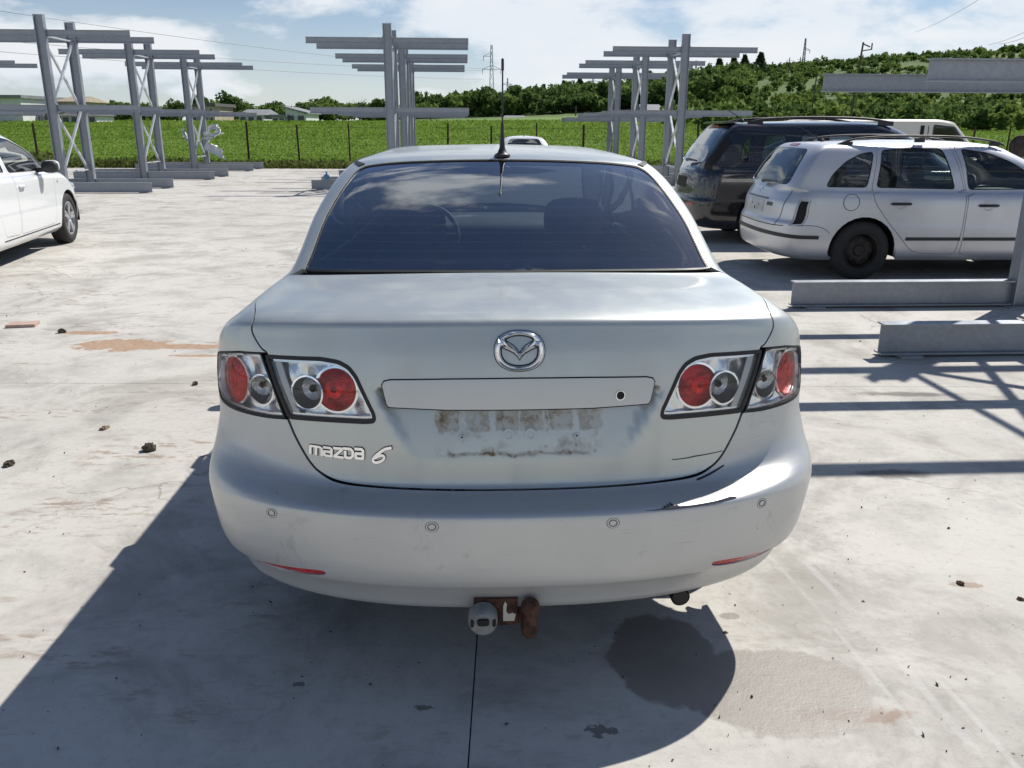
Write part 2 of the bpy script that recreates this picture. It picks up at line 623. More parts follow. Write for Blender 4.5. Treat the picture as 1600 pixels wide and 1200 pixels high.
class Surf:
    """Body skin: a stack of half outlines (rails) from sill to roof, smooth in both directions."""

    def __init__(self, rails, vg=None):
        m = 300
        tabs = []
        for r in rails:
            xr, yr = _superq(r['rear'][2], r['rear'][1], r['W'], m)
            xf, yf = _superq(r['front'][2], r['front'][1], r['W'], m)
            yr = yr + r['rear'][0]
            yf = r['front'][0] - yf
            ns = m * 2
            ys = np.linspace(yr[-1], yf[-1], ns)
            x = np.concatenate([xr, np.full(ns - 2, r['W']), xf[::-1]])
            y = np.concatenate([yr, ys[1:-1], yf[::-1]])
            zz = np.array(r['z'], float)
            z = self.pch(zz[:, 0], zz[:, 1], y) - r.get('crown', 0) * (x / max(r['W'], 1e-6)) ** 2
            if 'taper' in r:        # plan taper of the flank towards nose and tail
                tp = np.array(r['taper'], float)
                x = x * self.pch(tp[:, 0], tp[:, 1], y)
            tabs.append(np.stack([x, y, z], 1))
        self.T = np.array(tabs)                                  # R,S,3
        self.sg = np.concatenate([np.linspace(0, SR, m), np.linspace(SR, SR + SS, ns)[1:-1], np.linspace(SR + SS, STOT, m)])
        c0 = self.T[:, 0]
        c1 = self.T[:, m]
        ch = np.maximum(np.linalg.norm(np.diff(c0, axis=0), axis=1), np.linalg.norm(np.diff(c1, axis=0), axis=1) * .9)
        self.vg = np.array(vg) if vg else np.concatenate([[0], np.cumsum(np.maximum(ch, .004))])
        # PCHIP slopes along v for every table column
        h = np.diff(self.vg)[:, None, None]
        d = np.diff(self.T, axis=0) / h
        M = np.zeros_like(self.T)
        w1 = 2 * h[1:] + h[:-1]
        w2 = h[1:] + 2 * h[:-1]
        with np.errstate(divide='ignore', invalid='ignore'):
            hm = (w1 + w2) / (w1 / d[:-1] + w2 / d[1:])
        M[1:-1] = np.where(d[:-1] * d[1:] > 0, hm, 0)
        M[0] = d[0]
        M[-1] = d[-1]
        self.M = np.nan_to_num(M)
        self.mod = None

    @staticmethod
    def pch(X, Y, q):
        X = np.asarray(X, float)
        Y = np.asarray(Y, float)
        if len(X) == 1:
            return np.full(np.shape(q), Y[0])
        h = np.diff(X)
        d = np.diff(Y) / h
        m = np.zeros_like(Y)
        m[0], m[-1] = d[0], d[-1]
        for i in range(1, len(X) - 1):
            if d[i - 1] * d[i] > 0:
                w1, w2 = 2 * h[i] + h[i - 1], h[i] + 2 * h[i - 1]
                m[i] = (w1 + w2) / (w1 / d[i - 1] + w2 / d[i])
        q = np.clip(q, X[0], X[-1])
        k = np.clip(np.searchsorted(X, q) - 1, 0, len(h) - 1)
        t = (q - X[k]) / h[k]
        return ((2 * t ** 3 - 3 * t ** 2 + 1) * Y[k] + (t ** 3 - 2 * t ** 2 + t) * h[k] * m[k]
                + (-2 * t ** 3 + 3 * t ** 2) * Y[k + 1] + (t ** 3 - t ** 2) * h[k] * m[k + 1])

    def raw(self, s, v):
        s = np.asarray(s, float)
        v = np.clip(np.asarray(v, float), 0, self.vg[-1])
        a = np.clip(np.abs(s), 0, STOT)
        j = np.clip(np.searchsorted(self.sg, a) - 1, 0, len(self.sg) - 2)
        ts = ((a - self.sg[j]) / (self.sg[j + 1] - self.sg[j]))[:, None]
        k = np.clip(np.searchsorted(self.vg, v) - 1, 0, len(self.vg) - 2)
        h = (self.vg[k + 1] - self.vg[k])
        t = ((v - self.vg[k]) / h)[:, None]
        h = h[:, None]
        P0 = self.T[k, j] * (1 - ts) + self.T[k, j + 1] * ts
        P1 = self.T[k + 1, j] * (1 - ts) + self.T[k + 1, j + 1] * ts
        M0 = self.M[k, j] * (1 - ts) + self.M[k, j + 1] * ts
        M1 = self.M[k + 1, j] * (1 - ts) + self.M[k + 1, j + 1] * ts
        P = ((2 * t ** 3 - 3 * t ** 2 + 1) * P0 + (t ** 3 - 2 * t ** 2 + t) * h * M0
             + (-2 * t ** 3 + 3 * t ** 2) * P1 + (t ** 3 - t ** 2) * h * M1)
        P[:, 0] *= np.where(s < 0, -1, 1)
        if self.mod is not None:
            P = self.mod(P)
        return P

    def ev(self, s, v, off=0.0):
        """points and outward normals"""
        s = np.asarray(s, float)
        v = np.asarray(v, float)
        e = .004
        P = self.raw(s, v)
        ds = self.raw(s + e, v) - self.raw(s - e, v)
        dv = self.raw(s, v + e) - self.raw(s, np.maximum(v - e, 0))
        N = np.cross(ds, dv)
        N /= np.maximum(np.linalg.norm(N, axis=1), 1e-9)[:, None]
        return P + N * off, N

    def grid(self):
        if not hasattr(self, '_g'):
            s = np.concatenate([np.linspace(0, SR, 140), np.linspace(SR, SR + SS, 200)[1:], np.linspace(SR + SS, STOT, 120)[1:]])
            v = np.unique(np.concatenate([np.linspace(a, b, 9) for a, b in zip(self.vg[:-1], self.vg[1:])]))
            S_, V_ = np.meshgrid(s, v, indexing='ij')
            self._g = (S_.ravel(), V_.ravel(), self.raw(S_.ravel(), V_.ravel()))
        return self._g

    def inv(self, pts, axes, mask=None, newton=4):
        """parameters of surface points with the given two coordinates (axes), on the right half"""
        gs, gv, gp = self.grid()
        if mask is not None:
            k = mask(gs, gv, gp)
            gs, gv, gp = gs[k], gv[k], gp[k]
        out = []
        for p in pts:
            q = np.abs(p[0]) if axes[0] == 0 else p[0]
            i = np.argmin((gp[:, axes[0]] - q) ** 2 + (gp[:, axes[1]] - p[1]) ** 2)
            s, v = gs[i], gv[i]
            for _ in range(newton):
                e = .003
                A = self.raw(np.array([s, s + e, s]), np.array([v, v, v + e]))[:, axes]
                J = np.stack([(A[1] - A[0]) / e, (A[2] - A[0]) / e], 1)
                if abs(np.linalg.det(J)) < 1e-4:
                    break
                st = np.linalg.solve(J, np.array([q, p[1]]) - A[0])
                st = np.clip(st, -.03, .03)
                s, v = s + st[0], v + st[1]
            sg = -1 if (axes[0] == 0 and p[0] < 0) else 1
            out.append((sg * s, v))
        return out

    def rear(self, pts, mask=None):
        return self.inv(pts, [0, 2], mask or (lambda s, v, p: s < SR))

    def side(self, pts, mask=None):
        return self.inv(pts, [1, 2], mask or (lambda s, v, p: (s > .5) & (s < STOT - .5)))

    def top(self, pts, mask=None):
        return self.inv(pts, [0, 1], mask)


def rail(rear, W, front, z, crown=0, taper=None):
    d = dict(rear=rear, W=W, front=front, z=z, crown=crown)
    if taper:
        d['taper'] = taper
    return d


def sedan_surface():
    R = rail
    F = 4.60
    rs = [
        R((.16, .44, 2.4), .78, (F - .22, .55, 2.4), [(0, .205), (.2, .215), (.4, .31), (.75, .34), (1.1, .30), (1.5, .19), (4, .19), (4.6, .2)]),
        R((-.008, .50, 2.4), .845, (F - .05, .62, 2.3), [(0, .266), (.2, .268), (.4, .325), (.75, .355), (1.1, .31), (1.5, .21), (4, .21), (4.6, .22)]),
        R((-.018, .50, 2.4), .858, (F - .03, .62, 2.3), [(0, .297), (.2, .300), (.4, .338), (.75, .363), (1.1, .325), (1.5, .25), (4, .25), (4.6, .25)]),
        R((-.036, .48, 2.35), .872, (F - .01, .62, 2.3), [(0, .333), (.2, .337), (.4, .355), (.75, .375), (1.1, .35), (1.5, .30), (4, .30), (4.6, .30)]),
        R((-.050, .47, 2.35), .882, (F - .005, .62, 2.3), [(0, .352), (.2, .356), (.4, .372), (.75, .392), (1.1, .37), (1.5, .33), (4, .33), (4.6, .33)]),
        R((-.060, .45, 2.35), .892, (F, .62, 2.3), [(0, .44), (1, .42), (4, .42), (4.6, .40)]),
        R((-.060, .43, 2.35), .899, (F, .62, 2.3), [(0, .528), (1, .53), (4, .52), (4.6, .48)]),
        R((-.0575, .42, 2.35), .897, (F - .005, .62, 2.3), [(0, .550), (1, .56), (4, .55), (4.6, .50)]),
        R((-.046, .405, 2.35), .892, (F - .01, .62, 2.3), [(0, .560), (.15, .569), (.4, .587), (1, .585), (4, .57), (4.6, .52)]),
        R((.070, .30, 2.4), .874, (F - .02, .60, 2.3), [(0, .567), (.095, .573), (.14, .596), (.2, .628), (.36, .655), (1, .645), (4, .61), (4.6, .54)]),
        R((.086, .30, 2.4), .868, (F - .03, .60, 2.3), [(0, .582), (.105, .590), (.145, .618), (.2, .655), (.36, .690), (1, .68), (4, .64), (4.6, .56)]),
        R((.098, .30, 2.4), .864, (F - .05, .60, 2.3), [(0, .72), (1, .74), (4, .70), (4.6, .60)]),
        R((.112, .31, 2.4), .866, (F - .08, .60, 2.3), [(0, .84), (1, .83), (4, .76), (4.6, .64)]),
        R((.130, .31, 2.4), .860, (F - .12, .60, 2.3), [(0, .935), (1, .895), (4, .80), (4.6, .67)]),
        R((.148, .29, 2.5), .842, (F - .16, .58, 2.4), [(0, 1.000), (.5, .965), (1.2, .935), (4, .825), (4.6, .69)], .012),
        R((.158, .27, 2.6), .818, (F - .19, .56, 2.4), [(0, 1.028), (.5, .995), (1.2, .958), (3.4, .88), (4, .835), (4.6, .70)], .02),
        R((.172, .26, 2.7), .796, (F - .22, .55, 2.4), [(0, 1.034), (.5, 1.012), (1.2, .968), (3.4, .90), (4, .845), (4.6, .705)], .02),
        R((.40, .24, 2.9), .752, (F - .62, .5, 2.4), [(.3, 1.062), (.7, 1.04), (1.4, .985), (3.4, .93), (4.2, .86)], .015),
        R((.615, .14, 3.4), .716, (3.62, .45, 2.6), [(.5, 1.078), (.8, 1.062), (1.4, .99), (3.2, .955), (3.6, .98)], .012),
        R((.635, .13, 3.4), .706, (3.59, .45, 2.6), [(.5, 1.090), (.8, 1.074), (1.4, 1.00), (3.2, .965), (3.6, .99)], .012),
        R((.90, .13, 3.4), .655, (3.18, .42, 2.6), [(.7, 1.262), (1.2, 1.235), (1.8, 1.20), (2.8, 1.20), (3.2, 1.22)], .012),
        R((1.155, .14, 3.4), .572, (2.74, .40, 2.6), [(1., 1.388), (1.5, 1.378), (2.2, 1.372), (2.8, 1.352)], .012),
        R((1.19, .16, 3.2), .545, (2.70, .40, 2.6), [(1., 1.398), (1.5, 1.402), (2.2, 1.400), (2.8, 1.372)], .014),
        R((1.40, .30, 2.6), .38, (2.50, .35, 2.4), [(1.2, 1.419), (2., 1.432), (2.6, 1.408)], .008),
        R((1.85, .1, 2.2), .0015, (2.10, .1, 2.2), [(1.8, 1.436), (2.2, 1.434)]),
    ]
    S = Surf(rs, [0.0, 0.1295, 0.165, 0.2182, 0.238, 0.34, 0.435, 0.4615, 0.492, 0.5901, 0.6237, 0.7596, 0.8772, 0.9698, 1.0319, 1.063, 1.0877, 1.3177, 1.5333, 1.5561, 1.8698, 2.1576, 2.2149, 2.5638, 3.014])

    def mod(P):
        # number plate recess pressed into the boot lid
        x, y, z = P[:, 0], P[:, 1], P[:, 2]
        k = (y < .45) & (z > .60) & (z < .90)
        half = .300 + (z - .69) * .50
        sm = lambda a, b, q: (lambda t: t * t * (3 - 2 * t))(np.clip((q - a) / (b - a), 0, 1))
        f = (1 - sm(half - .016, half + .022, np.abs(x))) * (1 - sm(.836, .850, z)) * np.clip((z - .655) / .16, 0, 1)
        P = P.copy()
        P[:, 1] += np.where(k, .030 * f, 0)
        return P
    S.mod = mod
    return S


def generic_surface(L, hw, H, belt, gb, rr, rf, wb, nose, roofw, rearL=.30, ytail=None, n=2.6, midw=None, nr=3.2, hoodmid=None):
    """belt: (rear, middle, front) heights; gb: rear glass base (y,z); rr/rf: roof rear/front edge (y,z); wb: windscreen base (y,z)"""
    Rr = rail
    bR, bM, bF = belt
    yt = ytail or (0.0, .03, .06)
    midw = midw or (hw + roofw) / 2 + .01

    def zl(a, b, c):
        return [(0, a), (L * .4, b), (wb[0] - .1, c[0]), (L - .35, c[1])]
    rs = [
        Rr((.14, rearL, n), hw - .09, (L - .2, .5, 2.4), [(0, .22), (.6, .20), (L, .2)]),
        Rr((.02, rearL, n), hw - .03, (L - .04, .55, 2.4), [(0, .28), (.6, .26), (L, .26)]),
        Rr((-.005, rearL, n), hw - .004, (L, .55, 2.4), [(0, .44), (L, .40)]),
        Rr((0, rearL, n), hw, (L, .55, 2.4), [(0, .56), (L, .50)]),
        Rr((.03, rearL, n), hw - .004, (L - .02, .55, 2.4), [(0, .62), (L, .54)]),
        Rr((.045 + yt[0], rearL, n), hw - .005, (L - .07, .55, 2.4), [(0, .76), (wb[0], .72), (L, nose - .10)]),
        Rr((.045 + yt[1], rearL, n), hw - .012, (L - .12, .55, 2.4), zl(bR - .07, bM - .07, (bF - .07, nose - .04))),
        Rr((.045 + yt[2], rearL, n), hw - .042, (L - .20, .55, 2.4), zl(bR, bM, (bF, nose)), .008),
    ]
    if hoodmid:
        rs.append(Rr(((.045 + yt[2] + gb[0]) / 2, rearL * .8, n + .3), hw - .056, (hoodmid[0], .5, 2.5), [(0, (bR + gb[1]) / 2), (L * .4, bM + .008), (wb[0] - .1, bF + .01), (hoodmid[0], hoodmid[1])], .01))
    rs += [
        Rr((gb[0], rearL * .55, nr), hw - .066, (wb[0], .45, 2.7), [(gb[0], gb[1]), (L * .4, bM + .018), (wb[0] - .4, bF + .02), (wb[0], wb[1])], .008),
        Rr((gb[0] * .5 + rr[0] * .5 - .03, rearL * .5, nr), midw, (wb[0] * .5 + rf[0] * .5 + .03, .42, 2.7),
           [(gb[0], (gb[1] + rr[1]) / 2 + .01), (L * .4, (bM + H) / 2 + .01), (wb[0] - .4, (bF + H) / 2), (wb[0], (wb[1] + rf[1]) / 2 + .01)], .008),
        Rr((rr[0], rearL * .5, nr), roofw + .035, (rf[0], .40, 2.7), [(rr[0], rr[1] - .012), (L * .45, H - .065), (rf[0], rf[1] - .012)], .008),
        Rr((rr[0] + .04, rearL * .5, nr), roofw, (rf[0] - .05, .40, 2.7), [(rr[0], rr[1]), (L * .45, H - .035), (rf[0], rf[1])], .010),
        Rr((rr[0] + .35, .3, 2.6), roofw * .6, (rf[0] - .4, .3, 2.4), [(rr[0], rr[1] + .012), (L * .45, H - .008), (rf[0], rf[1] + .015)], .006),
        Rr(((rr[0] + rf[0]) / 2 - .15, .1, 2.2), .0015, ((rr[0] + rf[0]) / 2 + .15, .1, 2.2), [(0, H), (L, H)]),
    ]
    return Surf(rs)


def inside(P, poly):
    """boolean mask of points inside polygon (even-odd)"""
    x, y = P[:, 0], P[:, 1]
    c = np.zeros(len(P), bool)
    q = np.asarray(poly)
    for (x0, y0), (x1, y1) in zip(q, np.roll(q, -1, 0)):
        if y0 == y1:
            continue
        k = ((y0 > y) != (y1 > y)) & (x < (x1 - x0) * (y - y0) / (y1 - y0) + x0)
        c ^= k
    return c


def densify(poly, step, closed=True):
    out = []
    n = len(poly)
    for i in range(n if closed else n - 1):
        a, b = np.array(poly[i]), np.array(poly[(i + 1) % n])
        m = max(1, int(math.ceil(np.linalg.norm(b - a) / step)))
        for k in range(m):
            out.append(tuple(a + (b - a) * k / m))
    if not closed:
        out.append(tuple(poly[-1]))
    return out


def cr(pts, n=5):
    """Catmull-Rom through an open list"""
    P = [np.array(p, float) for p in pts]
    P = [2 * P[0] - P[1]] + P + [2 * P[-1] - P[-2]]
    out = []
    for i in range(1, len(P) - 2):
        for k in range(n):
            t = k / n
            out.append(tuple(.5 * ((2 * P[i]) + (P[i + 1] - P[i - 1]) * t + (2 * P[i - 1] - 5 * P[i] + 4 * P[i + 1] - P[i + 2]) * t * t + (3 * P[i] - P[i - 1] - 3 * P[i + 1] + P[i + 2]) * t ** 3)))
    out.append(tuple(P[-2]))
    return out


def crc(pts, n=5):
    """closed Catmull-Rom"""
    P = [np.array(p, float) for p in pts]
    m = len(P)
    out = []
    for i in range(m):
        a, b, c, d = P[i - 1], P[i], P[(i + 1) % m], P[(i + 2) % m]
        for k in range(n):
            t = k / n
            out.append(tuple(.5 * ((2 * b) + (c - a) * t + (2 * a - 5 * b + 4 * c - d) * t * t + (3 * b - a - 3 * c + d) * t ** 3)))
    return out


def rounded(pts, r, n=4):
    """polygon with its corners rounded by r"""
    P = [np.array(p, float) for p in pts]
    out = []
    m = len(P)
    for i in range(m):
        a, b, c = P[i - 1], P[i], P[(i + 1) % m]
        d0, d1 = np.linalg.norm(a - b), np.linalg.norm(c - b)
        q = min(r, d0 * .45, d1 * .45)
        p0, p1 = b + (a - b) / d0 * q, b + (c - b) / d1 * q
        for k in range(n + 1):
            t = k / n
            out.append(tuple((1 - t) ** 2 * p0 + 2 * t * (1 - t) * b + t * t * p1))
    return out


def area2(p):
    q = np.asarray(p)
    x, y = q[:, 0], q[:, 1]
    return float(np.sum(x * np.roll(y, -1) - np.roll(x, -1) * y))


def shrink(poly, d):
    """offset a polygon inwards by d (outwards when negative)"""
    q = np.asarray(poly, float)
    keep = [0]
    for i in range(1, len(q)):
        if np.linalg.norm(q[i] - q[keep[-1]]) > 1e-5:
            keep.append(i)
    q = q[keep]
    if np.linalg.norm(q[0] - q[-1]) < 1e-5:
        q = q[:-1]
    s = 1 if area2(q) > 0 else -1
    e = np.roll(q, -1, 0) - q
    e /= np.linalg.norm(e, axis=1)[:, None]
    nrm = np.stack([-e[:, 1], e[:, 0]], 1) * s
    pn = np.roll(nrm, 1, 0)
    b = pn + nrm
    den = np.maximum((b * nrm).sum(1), .5)
    return [tuple(p) for p in q + b / den[:, None] * d]


def mir(poly):
    return [(-a, b) for a, b in poly][::-1]


def panel(S, name, outer, mat, parent, holes=(), off=0.0, thick=.010, step=.03, clip=None, rough_step=None, label=None, vstep=None, flat_x=1.0):
    """a piece of body skin cut from surface S along outlines given in its parameters"""
    dens = min(step, .03)
    polys = [densify(outer, dens)] + [densify(h, dens) for h in holes] + ([densify(clip, dens)] if clip else [])
    allp = np.array(polys[0])
    lo, hi = allp.min(0), allp.max(0)
    sl = [lo[0]]
    while sl[-1] < hi[0]:
        q = abs(sl[-1])
        sl.append(sl[-1] + (step if q < 1.3 or not rough_step else rough_step))
    vl = []
    vstep = vstep or step
    rv = S.vg
    for a, b in zip(rv[:-1], rv[1:]):
        m = max(2, int(math.ceil((b - a) / vstep)))
        vl += list(np.linspace(a, b, m, endpoint=False))
    vl = np.array([v for v in vl if lo[1] < v < hi[1]] or [(lo[1] + hi[1]) / 2])
    G = np.stack(np.meshgrid(np.array(sl), vl, indexing='ij'), -1).reshape(-1, 2)

    def ok(P):
        k = inside(P, polys[0])
        for h in polys[1:1 + len(holes)]:
            k &= ~inside(P, h)
        if clip:
            k &= inside(P, polys[-1])
        return k
    G = G[ok(G)]
    B = np.concatenate([np.array(p) for p in polys])
    if len(G):
        dmin = np.full(len(G), 9.0)
        for i in range(0, len(B), 400):
            dd = np.abs(G[:, None, :] - B[None, i:i + 400, :]).max(2).min(1)
            dmin = np.minimum(dmin, dd)
        G = G[dmin > dens * .30]
    verts = [Vector(p) for p in B] + [Vector(p) for p in G]
    edges = []
    b = 0
    for p in polys:
        n = len(p)
        edges += [(b + i, b + (i + 1) % n) for i in range(n)]
        b += n
    rv_, re_, rf_, *_ = geometry.delaunay_2d_cdt(verts, edges, [], 0, 1e-6)
    Q = np.array([(p.x, p.y) for p in rv_])
    T = np.array([f for f in rf_ if len(f) == 3], int)
    T = T[ok(Q[T].mean(1))]
    used = np.unique(T)
    mp = -np.ones(len(Q), int)
    mp[used] = np.arange(len(used))
    Q = Q[used]
    T = mp[T]
    o_ = off(Q[:, 0], Q[:, 1])[:, None] if callable(off) else off
    P, N = S.ev(Q[:, 0], Q[:, 1], 0.0)
    if callable(off):
        e = .002
        P0 = P + N * o_

        def pos(q):
            a, n_ = S.ev(q[:, 0], q[:, 1], 0.0)
            return a + n_ * off(q[:, 0], q[:, 1])[:, None]
        ds = pos(Q + [e, 0]) - pos(Q - [e, 0])
        dv = pos(Q + [0, e]) - pos(Q - [0, e])
        N2 = np.cross(ds, dv)
        N2 /= np.maximum(np.linalg.norm(N2, axis=1), 1e-9)[:, None]
        P, N = P0, N2
    else:
        P = P + N * off
    tri = P[T]
    fn = np.cross(tri[:, 1] - tri[:, 0], tri[:, 2] - tri[:, 0])
    flip = (fn * N[T].mean(1)).sum(1) < 0
    T[flip] = T[flip][:, ::-1]
    if flat_x != 1.0:            # only shading normals flattened, pushing the sun glint off the pane
        N = N * [flat_x, 1, 1]
        N /= np.linalg.norm(N, axis=1)[:, None]
    V, F, NN = [tuple(p) for p in P], [tuple(t) for t in T], [tuple(n) for n in N]
    if thick:
        cnt = {}
        for t in T:
            for i in range(3):
                a, c = int(t[i]), int(t[(i + 1) % 3])
                cnt[(a, c)] = cnt.get((a, c), 0) + 1
        bd = [(a, c) for (a, c) in cnt if (c, a) not in cnt]
        idx = {}
        for a, c in bd:
            for q in (a, c):
                if q not in idx:
                    idx[q] = len(V)
                    V.append(tuple(P[q]))
                    V.append(tuple(P[q] - N[q] * thick))
                    NN += [(0, 0, 0), (0, 0, 0)]
            F.append((idx[c], idx[a], idx[a] + 1, idx[c] + 1))
    o = mesh_obj(name, V, F, mat, parent, True, normals=NN)
    if label:
        o['label'] = label
    return o


def circle_sv(c, r, n=28, ks=1.165):
    return [(c[0] + r * ks * math.cos(2 * math.pi * k / n), c[1] + r * math.sin(2 * math.pi * k / n)) for k in range(n)]


def wheel(parent, x, y, r=.31, w=.2, side=1, style='alloy', rimr=.2, spokes=5):
    """road wheel: tyre with a rim of spokes, outer face towards side"""
    e = bpy.data.objects.new('wheel', None)
    COL.objects.link(e)
    e.parent = parent
    e.location = (x, y, r)
    e.rotation_euler = (0, 0, 0 if side > 0 else math.pi)
    t = MB()
    t.lathe([(rimr, -w * .42), (rimr + .02, -w * .5), (r - .05, -w * .52), (r - .015, -w * .44), (r, -w * .33), (r, -w * .03), (r - .007, -w * .025), (r - .007, w * .025), (r, w * .03),
             (r, w * .33), (r - .015, w * .44), (r - .05, w * .52), (rimr + .02, w * .5), (rimr, w * .42)], n=40)
    t.build('tyre', M['tyre'], e, 40)
    m = MB()
    m.lathe([(rimr + .002, w * .44), (rimr - .012, w * .46), (rimr - .02, w * .36), (rimr - .025, -w * .3), (rimr - .002, -w * .42)], n=40)
    mt = M['alloy'] if style == 'alloy' else M['steel_wheel']
    if style == 'alloy':
        m.lathe([(.055, w * .28), (.05, w * .40), (.03, w * .42), (0.0001, w * .42)], n=20)
        for k in range(spokes):
            a = 2 * math.pi * k / spokes + .2
            for q in (-.13, .13):
                d0 = Vector((w * .37, math.cos(a + q * 1.5) * .045, math.sin(a + q * 1.5) * .045))
                d1 = Vector((w * .40, math.cos(a + q) * (rimr - .012), math.sin(a + q) * (rimr - .012)))
                m.bar(d0, d1, .030, .028, up=(1, 0, 0))
    else:
        m.lathe([(rimr - .02, w * .10), (rimr - .05, w * .20), (rimr - .09, w * .28), (.06, w * .22), (.05, w * .30), (.0001, w * .30)], n=32)
        for k in range(8):
            a = 2 * math.pi * k / 8
            m.lathe([(.016, 0), (.016, .012), (.0001, .012)], (w * .235, math.cos(a) * (rimr - .075), math.sin(a) * (rimr - .075)), n=10)
    m.build('rim', mt, e, 35)
    d = MB()
    d.lathe([(.14, 0), (.14, .02), (.0001, .02)], (-.01, 0, 0), n=24)
    d.build('brake_disc', M['steel_wheel'], e)
    return e


def seat(parent, x, y, z=.28, back=.62, w=.5, head=True, mat=None, lean=.25):
    m = MB()
    m.rbox((x, y, z + .1), (w, .5, .2), 4)
    rot = Matrix.Rotation(lean, 3, 'X')
    m.rbox((x, y - .27 - lean * .12, z + .1 + back / 2), (w, .17, back), 4, rot=rot)
    if head:
        m.rbox((x, y - .30 - lean * (back + .06), z + .16 + back), (w * .55, .11, .19), 3.2, rot=rot)
    return m.build('seat', mat or M['cloth'], parent, 50)


def bench(parent, y, z=.3, w=1.25, back=.6):
    m = MB()
    m.rbox((0, y, z + .08), (w, .5, .2), 5)
    m.rbox((0, y - .28, z + .12 + back / 2), (w, .16, back), 5, rot=Matrix.Rotation(.25, 3, 'X'))
    for x in (-.36, .36):
        m.rbox((x, y - .42, z + .2 + back), (.26, .1, .16), 3.5)
    return m.build('rear_seat', M['cloth'], parent, 50)


def handle(S, parent, y, z, mat, side=1, w=.17, base=None):
    """bar door handle over a scooped cup"""
    (s, v), = S.side([(y, z)])
    P, N = S.ev(np.array([s * side]), np.array([v]))
    P, N = Vector(P[0]), Vector(N[0])
    m = MB()
    pts = [P + Vector((0, -w / 2, 0)) + N * .004, P + Vector((0, -w / 2 + .02, 0)) + N * .028, P + Vector((0, w / 2 - .02, 0)) + N * .028, P + Vector((0, w / 2, 0)) + N * .004]
    m.tube(pts, [.013, .014, .014, .013], 8)
    h = m.build('door_handle', mat, parent, 50)
    if base is not None:
        c = MB()
        c.lathe([(.0001, -.006), (.035, -.002), (.052, .002), (.054, 0)], (0, 0, 0), 'X', 20)
        c.xf(Matrix.Translation(P) @ Vector((1, 0, 0)).rotation_difference(N).to_matrix().to_4x4())
        c.build('handle_cup', base, parent, 50)
    return h


def arch_poly(S, y, z, r, n=18, a0=-14, extra=.35):
    pts = [(y + r * math.cos(R(a)), z + r * math.sin(R(a))) for a in np.linspace(a0, 180 - a0, n)]
    pts = [p for p in pts if p[1] > .235]
    sv = S.side(pts, lambda s, v, p: (s > .5) & (s < STOT - .4) & (p[:, 2] < 1.0) & (v < S.vg[8] + .12))
    return [(sv[0][0], -.2)] + sv + [(sv[-1][0], -.2)]


def arch_liner(parent, x, y, z, r, w=.26):
    for sx in (-1, 1):
        m = MB()
        V, F = [], []
        n = 20
        for k in range(n + 1):
            a = R(-10 + 152 * k / n)
            for q in (0, 1):
                V.append((sx * (x - .012 - w * q), y + (r + .012) * math.cos(a), z + (r + .012) * math.sin(a)))
        F = [(2 * k, 2 * k + 1, 2 * k + 3, 2 * k + 2) for k in range(n)]
        V.append((sx * (x - .012 - w), y, z))
        F += [(2 * k + 1, len(V) - 1, 2 * k + 3) for k in range(n)]
        m.add(V, F)
        m.build('wheel_arch_liner', M['gap'], parent)


def car_common(S, car, hw, L, wheels, wr, style, inner_holes, floor_z=.2, rimr=None, sides=(-1, 1)):
    m = MB()
    m.box((0, L / 2 + .25, floor_z + .08), (hw * 1.5, L - 1.6, .06))
    m.box((0, .62, floor_z + .16), (hw * 1.1, .8, .06))
    m.build('floor_pan', M['gap'], car)
    for y in wheels:
        for sx in sides:
            wheel(car, sx * (hw - .115), y, wr, .2, sx, style, rimr or wr * .64)
        arch_liner(car, hw, y, wr, wr + .045)


def mk(S, v0=0.0):
    return [(-STOT, v0), (STOT, v0), (STOT, S.vg[-1]), (-STOT, S.vg[-1])]


